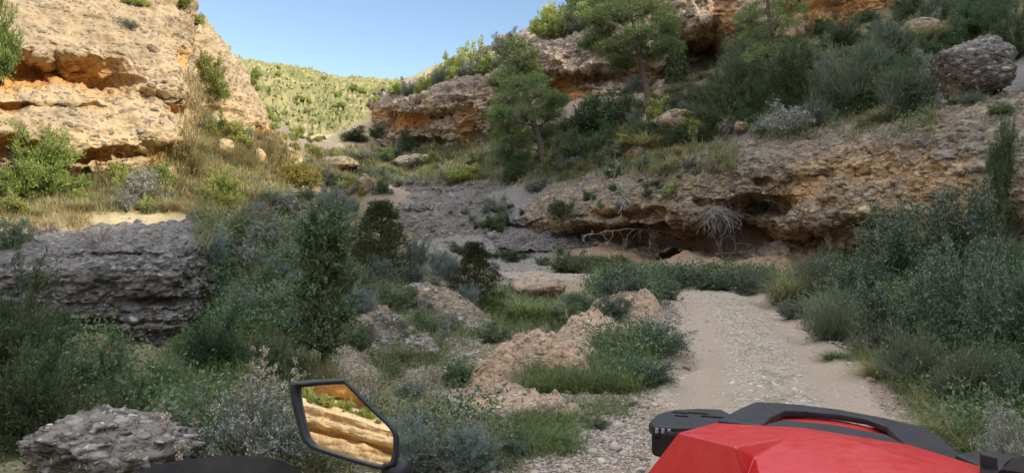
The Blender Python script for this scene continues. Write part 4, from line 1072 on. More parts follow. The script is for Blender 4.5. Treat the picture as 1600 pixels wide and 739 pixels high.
# along the cliff tops
for k, (px, Y, s) in enumerate([(620, 46.5, 1.2), (640, 46, 1.6), (655, 45.6, 1.0), (672, 45.2, 1.5), (690, 44.8, 1.9), (708, 44.4, 1.3), (722, 44, 1.7), (738, 43.6, 2.2), (752, 43.2, 1.4), (765, 43, 1.8), (778, 42.6, 1.2), (705, 48, 2.4), (745, 47, 2.6), (790, 46, 2.4),
     (842, 37.6, 1.3), (856, 37.3, 1.7), (868, 37.2, 1.1), (880, 37, 1.8), (892, 37, 1.3), (904, 36.6, 2.0), (916, 36.4, 1.3), (928, 36.2, 1.9), (940, 36, 1.5), (868, 40, 2.4), (900, 40, 2.6), (925, 39, 2.6), (950, 38, 2.2)]):
    p = drop((px - 800) / F * Y, Y)
    if p is not None: plant(['farbush', 'fargrey', 'farbush'][k % 3], (p.x, p.y, p.z - .1), s * .9, s * .8, 'sunlit shrub on the rim along the right cliff tops', 'shrubs along the right cliff tops', parts=False)
scatter(150, [(600, 245), (760, 262), (900, 262), (1000, 235), (1150, 205), (1180, 170), (1020, 170), (880, 195), (760, 235), (640, 236)], ['fardark', 'fargrey', 'farbush', 'fargrey', 'olivetuft'], .4, 1.2,
        'small shrub scattered over the shaded slope below the cliffs', 'small shrubs on the shaded slope', 5)
scatter(60, [(960, 150), (1030, 120), (1100, 100), (1180, 40), (1240, 60), (1180, 150), (1080, 190), (1000, 175)], ['fardark', 'fargrey', 'farbush', 'broom', 'olivetuft'], .5, 1.3,
        'small shrub among the rocks under the cave', 'small shrubs under the cave', 16)
scatter(44, [(880, 185), (960, 165), (1060, 150), (1170, 120), (1180, 200), (1060, 225), (900, 255), (860, 240)], ['fardark', 'juniper', 'fardark'], .6, 1.5,
        'dark bush in the thicket around the tall pine', 'dark bushes around the tall pine', 18, .85)
scatter(130, [(1180, 190), (1300, 185), (1440, 165), (1480, 90), (1600, 50), (1600, 0), (1400, 10), (1250, 60), (1180, 120)], ['fardark', 'fargrey', 'broom', 'fardark'], .5, 1.4,
        'small shrub filling the upper right slope between the brooms', 'small shrubs on the upper right slope', 6)
scatter(80, [(330, 360), (430, 300), (540, 310), (600, 420), (560, 520), (430, 520), (340, 500)], ['broad', 'blue', 'flowering', 'blue'], .35, .75,
        'small shrub filling the bank on the left slope', 'small shrubs on the left slope', 7, .8)
scatter(60, [(470, 242), (600, 236), (650, 285), (600, 312), (520, 300), (470, 285)], ['fardark', 'fargrey', 'farbush', 'bare', 'fargrey'], .45, 1.2,
        'small scrub on the brown outcrops below the far cliff', 'scrub on the brown outcrops', 17)
scatter(16, [(560, 440), (660, 425), (760, 480), (720, 540), (640, 560)], ['broad', 'blue', 'fargrey'], .22, .45,
        'little shrub growing on the grey scree', 'little shrubs on the scree', 8, .8)
scatter(40, [(700, 330), (900, 300), (1100, 250), (1080, 290), (900, 350), (720, 372)], ['fardark', 'fargrey'], .25, .6,
        'little shrub clinging to the grey wall', 'little shrubs on the grey wall', 9, .8)
scatter(30, [(0, 285), (110, 285), (320, 262), (400, 262), (430, 285), (330, 325), (0, 340)], ['olivetuft', 'drytuft', 'farbush', 'fargrey', 'drytuft'], .35, .75,
        'small dry plant on the sunlit bank under the left cliffs', 'small dry plants on the sunlit bank', 10, .8)
scatter(26, [(300, 230), (330, 170), (400, 215), (430, 232), (470, 245), (440, 270), (320, 262)], ['olivetuft', 'drytuft', 'farbush', 'fargrey'], .5, 1.1,
        'small dry plant on the sunlit slope between the left cliffs and the hill', 'small dry plants beyond the left cliffs', 12, .8)
scatter(30, [(1300, 470), (1420, 420), (1600, 410), (1600, 720), (1500, 680), (1360, 580)], ['bramble', 'bare', 'broom', 'bare'], .5, 1.0,
        'small bush filling the gaps on the right bank', 'small bushes on the right bank', 13, .8)
# ================================================================== pines
def pine(label, px, py, seed, trunk_px, r0, pads_px, tufts, extra=0, needle=.17, w=.016, nn=12):
    """trunk_px: (px, py) up the trunk at the pine's own distance; pads_px: (px, py, half width px, half height px, distance offset)."""
    p, n = hit(px, py); k = p.y / F
    b = np.array(p[:])
    tp = [P(x, y, p.y + dy) - b for x, y, dy in trunk_px]; tp[0] = tp[0] * 0 + np.array([0, 0, -.25])
    pads = [(P(x, y, p.y + dy) - b, (a * k, a * k * .9, c * k)) for x, y, a, c, dy in pads_px]
    lf, tr, lb = pine_geo(seed, tp, r0, pads, tufts, needle, nn, w)
    e = empty('pine_tree', b)
    link('trunk', mesh_np('pine_trunk', tr[0], tr[1], M['bark'], True), e)
    link('limbs', mesh_np('pine_limbs', lb[0], lb[1], M['bark'], True), e)
    link('crown', mesh_np('pine_crown', lf[0], lf[1], M['pine'], False), e)
    return tag(e, label, 'tree')
pine('tall umbrella pine standing on the slope below the cave', 1016, 182, 201,
     [(1016, 184, 0), (1012, 150, 0), (1005, 115, .1), (998, 80, .15), (990, 40, .2), (984, 5, .2), (982, -25, .2)], .13,
     [(955, 20, 34, 14, -.4), (940, 50, 26, 10, .3), (985, -5, 36, 16, .4), (1020, 12, 28, 12, -.5), (1035, 50, 24, 11, .2), (1000, 52, 30, 11, -.9), (960, 75, 28, 9, -.6), (1015, 85, 28, 9, .7), (940, 5, 24, 12, .9), (1045, 75, 22, 9, -.4), (970, 100, 22, 8, .5), (1040, 30, 20, 10, .9), (980, 25, 34, 12, .8), (930, 32, 20, 8, -.7), (985, 68, 24, 8, .9), (925, 70, 18, 6, .2)], 150)
pine('dark pine leaning left on the shaded slope', 850, 252, 202,
     [(852, 254, 0), (845, 228, 0), (835, 195, .1), (828, 165, .1), (822, 140, .15), (816, 112, .2)], .15,
     [(812, 135, 34, 12, .1), (840, 150, 30, 11, -.4), (795, 160, 28, 11, .4), (860, 180, 24, 11, .3), (815, 180, 30, 11, -.7), (785, 200, 26, 14, .1), (835, 128, 24, 8, .6), (800, 222, 34, 16, -.3), (820, 210, 26, 13, .5), (780, 178, 18, 9, -.5), (855, 208, 18, 10, .6), (790, 240, 30, 14, .6), (870, 158, 16, 8, -.3), (808, 255, 24, 12, .3)], 130)
pine('sunlit yellow green pine behind the dark leaning pine', 806, 243, 203,
     [(806, 246, 0), (810, 180, 0), (812, 140, .1), (811, 100, .1), (810, 65, .1)], .15,
     [(810, 72, 18, 11, .1), (822, 90, 20, 10, -.4), (798, 95, 20, 11, .4), (812, 108, 26, 10, .3), (790, 118, 20, 9, -.5), (828, 112, 16, 8, .4), (778, 132, 14, 8, .2), (800, 132, 20, 9, .5)], 80, needle=.22, w=.024)
pine('thin grey pine on the upper right slope', 1212, 135, 204,
     [(1212, 140, 0), (1210, 100, 0), (1206, 60, .1), (1200, 15, .1), (1198, -20, .1)], .11,
     [(1190, 20, 28, 12, .2), (1215, 40, 30, 12, -.4), (1180, 55, 24, 10, .4), (1225, 75, 24, 10, .3), (1195, 85, 26, 10, -.4), (1170, 30, 18, 9, .1), (1235, 15, 24, 11, .2), (1200, -10, 30, 12, 0), (1178, 95, 18, 8, .3)], 52)

# ================================================================== dead wood on the wall
def dead_branch(label, px, py, pts_px, r, seed, n=14, toward=-.5, droop=0.0, name='dead_branch', ln=.7):
    p, nn = hit(px, py); rng = np.random.default_rng(seed); b = np.array(p[:])
    main = crom(np.array([P(x, y, p.y + toward + dy) - b for x, y, dy in pts_px]), np.linspace(0, len(pts_px) - 1, 16))
    main[1:] += rng.normal(0, .035, (15, 3)).cumsum(0) * .5
    paths = [(main, r * np.linspace(1, .3, 16))]
    def side(a, d, l, rad, lv):
        q = [a]
        for k in range(6):
            d = unit(d + rng.normal(0, .28, 3) + np.array([0, 0, -droop * .35])); q.append(q[-1] + d * l / 6)
        q = np.array(q); paths.append((q, rad * np.linspace(1, .25, 7)))
        if lv:
            for k in range(rng.integers(2, 4)): side(q[rng.integers(2, 6)], unit(d + rng.normal(0, .6, 3)), l * rng.uniform(.4, .7), rad * .6, lv - 1)
    for k in range(n):
        i = rng.integers(2, 16); d = unit((main[i] - main[i - 1]) + rng.normal(0, .10, 3)) ; side(main[i], unit(d + rng.normal(0, .75, 3)), ln * rng.uniform(.5, 1.2), r * .55, 2)
    v, f = tubes(paths, 5)
    o = link(name, mesh_np(name, v, f, M['palewood'], True)); o.location = b.tolist()
    return tag(o, label, 'branch')
dead_branch('bleached forked branch sticking up from the wall top', 1005, 330, [(985, 318, 0), (970, 300, -.1), (964, 285, -.2), (960, 268, -.2)], .03, 1, 9, -.25, ln=.6)
dead_branch('long bleached branch lying along the orange undercut', 1060, 378, [(1070, 374, 0), (1040, 362, -.1), (1000, 360, -.2), (960, 364, -.2), (925, 372, 0)], .016, 2, 16, -.5, .5, ln=.42)
dead_branch('bleached branch drooping from the undercut to the ground', 1020, 385, [(1010, 350, 0), (1013, 370, -.1), (1010, 390, -.2), (1020, 405, -.1)], .014, 3, 14, -.6, .6, ln=.5)
dead_branch('pale curved branch hanging beside the grey root mass', 1150, 350, [(1120, 322, .2), (1132, 322, -.1), (1138, 340, -.25), (1144, 362, -.3), (1143, 392, -.2)], .018, 4, 9, -.55, .7)
dead_branch('thin bleached branch reaching out of the bush on the wall', 1225, 318, [(1195, 312, 0), (1215, 314, -.1), (1240, 316, -.1)], .011, 5, 6, -.3, ln=.3)
def root_mass():
    p, nn = hit(1110, 345); rng = np.random.default_rng(5); b = np.array(p[:]) + np.array([0, -.55, .15]); k = p.y / F; paths = []
    for i in range(320):
        a = rng.normal(0, 1, 3) * np.array([20, 18, 8]) * k * .6; q = [a]; d = unit(np.array([rng.normal(0, .5), rng.normal(0, .5), rng.uniform(-.2, .6)]))
        l = rng.uniform(.25, 1.15) * rng.uniform(.5, 1)
        for j in range(8):
            d = unit(d + rng.normal(0, .38, 3) + np.array([0, 0, -.26])); q.append(q[-1] + d * l / 8)
        paths.append((np.array(q), rng.choice([.004, .006, .011]) * np.linspace(1, .4, 9)))
    v, f = tubes(paths, 3)
    o = link('root_mass', mesh_np('root_mass', v, f, M['deadroot'], True)); o.location = b.tolist()
    tag(o, 'tangled grey mass of dead roots hanging over the orange undercut', 'roots')
root_mass()

# ================================================================== rubble mounds, boulders, stones
def mound(label, px, py, w, h, deep, seed, rz=0.0, mat='rubble'):
    """A heap of dug-out clay and stones, w and h in pixels at its foot."""
    p, nn = hit(px, py); k = p.y / F; rng = np.random.default_rng(seed)
    nr, na_ = 90, 220
    r = np.linspace(0, 1, nr)[:, None]; a = np.linspace(0, 2 * math.pi, na_)[None]
    lobe = 1 + .22 * np.sin(a * 2 + seed) + .14 * np.sin(a * 3 + seed * 2.3) + 0 * r
    x = r * np.cos(a) * lobe * w * k / 2; y = r * np.sin(a) * lobe * deep / 2
    q = np.stack([x, y, 0 * x], -1) + seed * 5.1
    H0 = h * k; env = np.clip(1 - r ** 2.6, 0, 1)
    # blocky clods of different heights, crumbled at the edges
    qw = q + .10 * np.stack([perlin(q * 3, seed), perlin(q * 3 + 9, seed), 0 * x], -1)
    f0, i0 = worley(qw * 2.6, seed + 11); f1, i1 = worley(qw * 6.5, seed); f2, i2 = worley(q * 17, seed + 3)
    z = H0 * env ** .8 * (.66 + .28 * i0 * sstep(.8, .3, f0) + .42 * fbm(q * 1.4, 4, seed + 1, .5))
    z = z + env * (np.maximum(0, .55 - f1) * (.11 * i1) + np.maximum(0, .5 - f2) * .075 * (i2 > .4) + fbm(q * 9, 3, seed + 4, .6) * .04)
    g = np.stack([x, y, z], -1)
    g[..., :2] += (fbm(q * 4, 3, seed + 2) * .12 * env)[..., None]
    c, s = math.cos(rz), math.sin(rz)
    gx_, gy_ = g[..., 0] * c - g[..., 1] * s, g[..., 0] * s + g[..., 1] * c
    base = np.array(p[:]) + np.array([0, deep * .3, 0])
    wz = height(base[0] + gx_, base[1] + gy_)
    g = np.stack([gx_, gy_, g[..., 2] + wz - base[2] - .10 * r ** 2 - .02], -1)
    st = np.clip(fbm(q * 1.2, 3, seed + 6) * 1.2 + .15, 0, 1)
    o = link('rubble_mound', mesh_np('rubble_mound', g, grid_faces(nr, na_), M[mat], True, attrs={'stain': st, 'crust': st * 0}))
    o.location = base.tolist()
    return tag(o, label, 'mound')
mound('largest pinkish rubble mound left of the grassy island', 858, 590, 190, 60, 1.2, 3, .5)
mound('middle rubble mound behind the largest one', 922, 525, 140, 36, 1.1, 5, .5)
mound('topmost rubble mound beside the track', 985, 494, 140, 46, 1.3, 8, .7)
mound('low rubble ridge joining the largest and middle mounds', 892, 552, 110, 40, .9, 4, .8)
mound('low stony rubble bank in front of the largest mound', 815, 640, 240, 34, 1.0, 9, -.2)
mound('reddish rubble tail sloping left of the largest mound', 785, 596, 130, 46, .9, 14, .9)
mound('grey stony spur below the crest', 590, 545, 130, 40, 2.0, 21, .6, 'rock_near')
mound('grey stony spur left of the second juniper tree', 690, 508, 150, 36, 2.2, 22, .5, 'rock_near')

def boulder(name, label, px, py, w, h, seed, mat, sink=.12, deep=1.0, rz=0.0, sub=5, **k):
    p, nn = hit(px, py); s = p.y / F
    v, f = rock_geo(seed, sub, 1.0, **k)
    v = v * np.array([w * s / 2, w * s / 2 * deep, h * s / 2])
    o = link(name, mesh_np(name, v, f, M[mat], True, attrs={'stain': np.clip(-v[:, 2] / (h * s) * .9, 0, .6), 'crust': np.clip(v[:, 2] / (h * s), 0, 1)}))
    o.location = (p.x, p.y + w * s * .3 * deep, p.z + h * s * (.5 - sink)); o.rotation_euler = (0, 0, rz)
    return tag(o, label, 'boulder')
boulder('boulder', 'big round conglomerate boulder perched at the top right', 1536, 152, 122, 108, 4, 'rock_grey', .02, rough=.20, peb=.10, pebf=13, cut=2)
boulder('boulder', 'pale pebbly boulder at the bottom left behind the hand guard', 138, 765, 268, 112, 5, 'rock_near', .1, rough=.30, peb=.13, pebf=5.5, deep=.8, cut=1, freq=1.8, sub=6, asp=(1.3, 1.05, .62))
boulder('boulder', 'flat ochre slab rock beside the far bend of the track', 842, 466, 84, 38, 6, 'rubble', .1, rough=.2, cut=4, rz=.3)
boulder('boulder', 'low brown rock above the olive broom', 1450, 66, 70, 50, 7, 'rock_wall', .2, rough=.2, cut=3)
boulder('boulder', 'pale round rock at the wall foot in the orange earth', 1160, 400, 14, 11, 8, 'rock_wall', .1, sub=3)
boulder('boulder', 'brown rock at the wall edge under the white flowers', 1162, 210, 24, 26, 9, 'rock_wall', .1, sub=3)
boulder('boulder', 'brown outcrop on the slope left of the far cliff', 520, 262, 70, 26, 10, 'rock_wall', .25, sub=4)
boulder('boulder', 'smooth brown outcrop below the far cliff', 650, 258, 80, 28, 11, 'rock_far', .3, sub=4)
boulder('boulder', 'upright brown rock behind the ragged juniper tree', 570, 305, 24, 40, 12, 'rock_wall', .15, sub=4)
boulder('boulder', 'brown rock slab beneath the tall pine', 1075, 200, 90, 44, 13, 'rock_far', .25, sub=4, cut=4)
boulder('boulder', 'pale rock in the dry grass of the sunlit bank', 350, 245, 26, 40, 14, 'rock_sun', .2, sub=4)
boulder('boulder', 'small pale rock left of the yellow shrub', 402, 252, 20, 26, 15, 'rock_sun', .2, sub=4)
boulder('boulder', 'grey rock on the wall slope under the dry grass', 1000, 250, 40, 30, 16, 'rock_wall', .2, sub=4)
boulder('boulder', 'grey rock beside the dark upright bush on the slope', 710, 220, 36, 24, 17, 'rock_far', .2, sub=4)

# loose stones one can pick out beside the track
def stone_mat():
    t = NT('loose_stone'); oi = t.n('ShaderNodeObjectInfo'); g = t.n('ShaderNodeNewGeometry'); n = t.noise(t.pos(), 18, 4, .65)
    r = t.math('FRACT', t.math('ADD', oi.outputs['Random'], g.outputs['Random Per Island']))
    c = t.ramp(r, [(0, (.33, .285, .24)), (.2, (.20, .18, .165)), (.4, (.42, .385, .35)), (.6, (.29, .23, .175)), (.75, (.34, .31, .285)), (.9, (.17, .14, .12))], 'CONSTANT')
    return t.done(t.princ(t.mix(t.math('MULTIPLY', n, .45), c, (.18, .14, .11)), .9, .15, t.bump(n, .5, .02)))
M['stone'] = stone_mat()
stones = []
for s in range(6):
    v, f = rock_geo(30 + s, 3, .62, rough=.16, peb=.0, cut=4); stones.append(mesh_np('loose_stone', v, f, M['stone'], True))
rs = random.Random(21); nst = 0
for px0, py0, sx, sy, n in [(960, 690, 50, 35, 26), (1010, 655, 20, 15, 6), (860, 715, 60, 20, 12), (1060, 590, 25, 30, 10), (1450, 655, 40, 25, 12), (1350, 600, 30, 25, 8), (1190, 480, 30, 12, 8), (1225, 500, 25, 12, 8), (700, 540, 50, 30, 10), (800, 590, 40, 20, 8), (620, 560, 40, 25, 8), (800, 440, 40, 8, 8), (1150, 480, 40, 40, 10), (1040, 500, 30, 20, 8), (1100, 400, 60, 6, 8)]:
    for q in range(n):
        p, nn = hit(rs.gauss(px0, sx), rs.gauss(py0, sy))
        if p is None or p.y > 24: continue
        s = rs.uniform(.018, .050) * (1 + max(0, p.y - 7) * .06)
        o = link('loose_stone', stones[nst % 6]); nst += 1
        o.location = (p.x, p.y, p.z + s * .2); o.scale = (s, s * rs.uniform(.6, 1), s * rs.uniform(.7, 1.1)); o.rotation_euler = (rs.uniform(-.3, .3), rs.uniform(-.3, .3), rs.uniform(0, 6))
        tag(o, 'loose pale stone lying on the gravel and rubble around the track', 'stone', 'loose stones around the track')

# ---- gravel: nobody could count it
def gravel():
    rng = np.random.default_rng(5); protos_ = []
    for s in range(5):
        v, f = rock_geo(60 + s, 1, .6, rough=.15, peb=0, cut=3); protos_.append((v, f))
    V, Fc, off = [], [], 0
    n = 0
    def put(x, y, z, s):
        nonlocal off
        v, f = protos_[rng.integers(5)]
        a = rng.uniform(0, 6.283); c, si = math.cos(a), math.sin(a)
        q = v * s * rng.uniform(.6, 1.1, 3)
        q = np.stack([q[:, 0] * c - q[:, 1] * si, q[:, 0] * si + q[:, 1] * c, q[:, 2]], -1) + np.array([x, y, z + s * .15])
        V.append(q); Fc.append(f + off); off += len(v)
    # edges and middle of the track
    for k in range(15000):
        i = rng.integers(260, 700); u = rng.choice([rng.normal(-1.15, .28), rng.normal(1.05, .25), rng.normal(0, .3), rng.uniform(-1.3, 1.2)], p=[.48, .32, .14, .06])
        x = road_c[i, 0] + u * (-1) * -1 * (np.gradient(road_c[:, 1])[i] / np.hypot(*np.gradient(road_c, axis=0)[i])); y = road_c[i, 1]
        if y < 3 or y > 21: continue
        P3.append((x, y)); SZ.append(rng.uniform(.008, .026) * (1 + max(0, y - 7) * .05))
    for px0, py0, sx, sy, m in [(700, 550, 70, 50, 2500), (780, 620, 70, 30, 1500), (620, 640, 80, 50, 2200), (720, 690, 90, 35, 2000), (610, 530, 50, 40, 2200), (690, 475, 60, 30, 1800), (870, 700, 90, 30, 2500), (960, 665, 60, 40, 2500), (1450, 660, 70, 35, 1500), (1200, 490, 40, 15, 800), (800, 430, 60, 8, 800), (860, 400, 60, 10, 500), (1040, 500, 20, 25, 600)]:
        for k in range(m):
            p, nn = hit(rng.normal(px0, sx), rng.normal(py0, sy))
            if p is None or p.y > 26: continue
            put(p.x, p.y, p.z, rng.uniform(.006, .022) * (1 + max(0, p.y - 7) * .05))
    xs = np.array(P3); zs = height(xs[:, 0], xs[:, 1]) + .02
    for (x, y), z, s in zip(P3, zs, SZ): put(x, y, z, s)
    o = link('gravel', mesh_np('gravel', np.concatenate(V), np.concatenate(Fc), M['stone'], True)); tag(o, 'loose pale gravel over the track and stream bed', kind='stuff')
P3, SZ = [], []
gravel()

# ---- grass and low growth: nobody could count it
def grass(name, label, mat, zones, seed, w=.006):
    rng = np.random.default_rng(seed); B, H_ = [], []
    for px0, py0, sx, sy, n, h in zones:
        for k in range(n):
            p, nn = hit(px0 + rng.uniform(-1, 1) * sx, py0 + rng.uniform(-1, 1) * sy)
            if p is None: continue
            if p.y < 19 and road_dist(p.x, p.y) < 1.12: continue
            if rng.uniform() > .35 + .9 * (perlin(np.array([[p.x * 1.3, p.y * 1.3, .5]]), seed)[0] + .35): continue
            for j in range(7):
                B.append((p.x + rng.normal(0, .05), p.y + rng.normal(0, .05), p.z - .02)); H_.append(h * rng.uniform(.5, 1.2))
    B = np.array(B); n = len(B); H_ = np.array(H_)
    v, f = blades(B, rng.uniform(0, 6.283, n), np.abs(rng.normal(0, .4, n)), H_, np.maximum(w, B[:, 1] * .0007) * rng.uniform(.7, 1.4, n), rng.uniform(.2, 1.1, n), rng, 3)
    o = link(name, mesh_np(name, v, f, M[mat], False)); return tag(o, label, kind='stuff')
grass('green_grass', 'green grass along the track and in the gully', 'grass', [
  (250, 632, 60, 25, 900, .20), (900, 590, 90, 25, 1500, .26), (1000, 570, 70, 40, 1300, .28), (850, 680, 50, 30, 500, .16), (830, 490, 80, 30, 900, .25), (330, 600, 80, 50, 900, .25), (640, 540, 60, 40, 500, .22), (1320, 555, 40, 14, 600, .18),
  (1380, 600, 60, 40, 700, .25), (1480, 690, 70, 35, 700, .22), (400, 520, 90, 60, 900, .28), (450, 600, 80, 50, 500, .22), (760, 690, 80, 40, 250, .16), (930, 640, 50, 16, 250, .12), (740, 500, 60, 30, 500, .22), (930, 410, 50, 8, 200, .25), (780, 460, 40, 14, 250, .2)], 1)
grass('dry_grass', 'dry yellow grass on the sunlit bank', 'drygrass', [
  (150, 305, 170, 30, 1300, .26), (340, 275, 110, 40, 1500, .38), (390, 235, 60, 25, 900, .45), (310, 180, 25, 60, 500, .45), (460, 255, 50, 20, 400, .4), (1015, 225, 60, 22, 600, .4), (60, 345, 80, 14, 400, .2)], 2)
grass('olive_grass', 'olive grass over the shaded slopes', 'olivegrass', [
  (540, 265, 60, 28, 900, .45), (150, 300, 170, 34, 1500, .28), (360, 270, 90, 40, 900, .36), (750, 250, 160, 40, 1500, .4), (1000, 230, 150, 40, 1200, .4), (1180, 100, 130, 60, 900, .5),
  (420, 350, 110, 40, 1500, .35), (480, 430, 130, 60, 1500, .32), (900, 240, 160, 40, 1300, .45), (1300, 170, 170, 50, 800, .4), (1400, 80, 150, 60, 400, .45), (650, 255, 110, 25, 900, .5), (1350, 520, 130, 90, 1500, .35), (1520, 620, 90, 80, 1200, .3), (560, 650, 130, 60, 900, .22), (400, 680, 130, 60, 900, .25), (60, 600, 100, 50, 200, .3), (640, 480, 100, 60, 700, .22), (1130, 180, 120, 40, 600, .45)], 3)

def undergrowth():
    rng = np.random.default_rng(9); Cc, Dd, Ls = [], [], []
    for px0, py0, sx, sy, n in [(1450, 500, 150, 100, 900), (1520, 620, 90, 90, 600), (1300, 480, 80, 50, 350), (100, 600, 120, 80, 200), (420, 440, 100, 90, 600), (1120, 440, 90, 14, 250), (980, 455, 60, 30, 250), (1300, 140, 160, 60, 350), (360, 690, 100, 50, 350), (620, 690, 140, 40, 130), (1000, 570, 60, 40, 300)]:
        for k in range(n):
            p, nn = hit(px0 + rng.uniform(-1, 1) * sx, py0 + rng.uniform(-1, 1) * sy)
            if p is None or (p.y < 13 and road_dist(p.x, p.y) < 1.25): continue
            m = 26; s = .10 + .05 * rng.uniform()
            Cc.append(np.array(p[:]) + rng.normal(0, 1, (m, 3)) * np.array([s, s, s * .8]) + np.array([0, 0, s * .8])); Dd.append(rng.normal(0, .7, (m, 3)) + np.array([0, 0, .7])); Ls.append(np.full(m, .022 + .0025 * p.y))
    for x0, x1, y0, y1, n in [(3.4, 9, -1, 8, 1300), (-7, -1.4, -1, 3.4, 800)]:      # both banks beside the rider, just outside the frame
        for k in range(n):
            p = drop(rng.uniform(x0, x1), rng.uniform(y0, y1))
            if p is None or road_dist(p.x, p.y) < 1.4 or perlin(np.array([[p.x, p.y, .3]]), 4)[0] < -.12: continue
            m = 26; s = rng.uniform(.10, .24)
            Cc.append(np.array(p[:]) + rng.normal(0, 1, (m, 3)) * np.array([s, s, s * .8]) + np.array([0, 0, s * .7])); Dd.append(rng.normal(0, .7, (m, 3)) + np.array([0, 0, .7])); Ls.append(np.full(m, .026))
    c = np.concatenate(Cc); d = np.concatenate(Dd); L = np.concatenate(Ls)
    lf = leaves(c, d, L, L * .55, rng)
    tag(link('undergrowth', mesh_np('undergrowth', lf[0], lf[1], M['broad'], False)), 'low leafy undergrowth between the bushes', kind='stuff')
undergrowth()

# ---- dry flower stalks standing over the flowering shrubs
def stalks(label, px, py, n, h, spread, seed):
    p, nn = hit(px, py); rng = np.random.default_rng(seed)
    e = empty('dry_flower_stalks', p)
    for i in range(n):
        a = np.array([rng.normal(0, spread), rng.normal(0, spread), -.02]); d = unit(np.array([rng.normal(0, .14), rng.normal(0, .14), 1])); l = h * rng.uniform(.6, 1.05)
        t = np.linspace(0, 1, 6)[:, None]; q = a + d * l * t + rng.normal(0, .006, (6, 3))
        v, f = tubes([(q, .0032 * np.linspace(1, .6, 6))], 3); st = link('stalk', mesh_np('stalk', v, f, M['twig'], True), e)
        hh = sprig_heads(np.array([a + d * l * f_ for f_ in (1.0, .88, .77, .66)]), seed + i, 20, .018, .012, .009); link('seed_heads', mesh_np('seed_heads', hh[0], hh[1], M['stalkhead'], False), st)
    tag(e, label, 'dried flowers')
M['stalkhead'] = leaf_mat('dry_seed_head', (.24, .19, .14), (.33, .27, .21), (.42, .36, .29), .1, .9)
stalks('dry flower stalks with round seed heads above the flowering shrub', 400, 690, 11, .62, .16, 1)
stalks('dry flower stalks with seed heads left of the mirror', 452, 700, 8, .55, .10, 2)
stalks('sparse dry flower stalks in front of the pebbly boulder', 250, 745, 6, .42, .10, 3)
stalks('dry flower stalks behind the top of the mirror', 560, 670, 6, .45, .12, 4)

# bleached fallen stick and thin twig seen against the mounds
dead_branch('single pale stick standing on the middle rubble mound', 905, 512, [(890, 500, 0), (884, 484, 0), (880, 474, 0)], .012, 9, 2, -.05, ln=.12)
# plants on the bank behind the rider, for the mirror
for k in range(26):
    u = .36 + .011 * k; o_ = (2.0, 3.4, 2.6, 3.0)[k % 4]; w = (.5, .9, .4, 1.4, .6)[k % 5]
    x, y = -22 + 19 * u - .74 * o_, -1 - 21 * u - .67 * o_
    p = drop(x, y, 4.3)
    if p is not None: plant('farbush', (p.x, p.y, p.z - .05), w, w * .7, 'green bush on the sunlit bank behind the rider', 'bushes on the rear bank', parts=False)
# ================================================================== the quad bike the picture is taken from
def plastic(name, col, rough, grain=90, gs=.25, mott=.06, sp=.5):
    t = NT(name); p = t.pos(); n = t.noise(p, grain * 4, 3, .6); n2 = t.noise(p, 22, 5, .7)
    dust = t.ramp(n2, [(.4, (0, 0, 0)), (.8, (1, 1, 1))])
    c = t.mix(t.math('MULTIPLY', dust, mott * 2), col, (.35, .28, .22))
    return t.done(t.princ(c, t.math('ADD', rough, t.math('MULTIPLY', dust, .15)), sp, t.bump(n, gs, .0015)))
M['red'] = plastic('red_body_plastic', (.43, .011, .016), .28, 120, .5, .045)
M['black'] = plastic('black_plastic', (.012, .014, .019), .45, 90, .3, .02, .3)
M['rubber'] = plastic('black_rubber', (.010, .010, .011), .85, 60, .4, .04, .2)
M['metal'] = plastic('grey_metal', (.22, .22, .23), .4, 60, .1, .05)
def mirror_mat():
    t = NT('mirror_glass'); b = t.princ((.93, .93, .93), .015, .5); b.inputs['Metallic'].default_value = 1.0; return t.done(b)
M['mirror'] = mirror_mat()

QO = np.array([.42, 1.25, 0.0])
quad = empty('quad_bike', QO)
tag(quad, 'red quad bike with black rack, seen from the saddle', 'quad bike')
HD = np.array([.407, .914, 0.0]); LF = np.array([-.914, .407, 0.0]); UP = np.array([0, 0, 1.0])
def qpart(name, v, f, mat, parent=None, smooth=True, bevel=0.0, solid=0.0, sub=0, seg=3, label=None):
    """One part of the quad from world points; faces as index lists."""
    me = bpy.data.meshes.new(name); me.from_pydata([tuple(np.asarray(a, float) - QO) for a in v], [], [list(map(int, q)) for q in f])
    bm = bmesh.new(); bm.from_mesh(me); bmesh.ops.recalc_face_normals(bm, faces=bm.faces); bm.to_mesh(me); bm.free()
    me.materials.append(M[mat]); me.polygons.foreach_set('use_smooth', [smooth] * len(me.polygons))
    o = link(name, me, parent or quad)
    if solid:
        m = o.modifiers.new('thickness', 'SOLIDIFY'); m.thickness = solid; m.offset = -1
    if bevel:
        m = o.modifiers.new('edges', 'BEVEL'); m.width = bevel; m.segments = seg; m.limit_method = 'ANGLE'; m.angle_limit = math.radians(18)
    if sub:
        m = o.modifiers.new('round', 'SUBSURF'); m.levels = sub; m.render_levels = sub
    if smooth and bevel:
        m = o.modifiers.new('normals', 'WEIGHTED_NORMAL'); m.keep_sharp = True
    if label: o['label'] = label
    return o
def prism(top, depth, d=-UP):
    """Closed slab: polygon top and the same polygon moved along d."""
    n = len(top); v = list(top) + [np.asarray(a) + np.asarray(d) * depth for a in top]
    f = [list(range(n)), list(range(2 * n - 1, n - 1, -1))] + [[i, (i + 1) % n, n + (i + 1) % n, n + i] for i in range(n)]
    return v, f
def qtube(name, pts, rad, mat, parent=None, sides=14, label=None):
    v, f = tubes([(np.asarray(pts, float), rad)], sides); n = len(pts)
    caps = [list(range(sides)), list(range((n - 1) * sides, n * sides))]
    return qpart(name, v, [list(q) for q in f] + caps, mat, parent, True, label=label)
def pp(l): return [P(*a) for a in l]

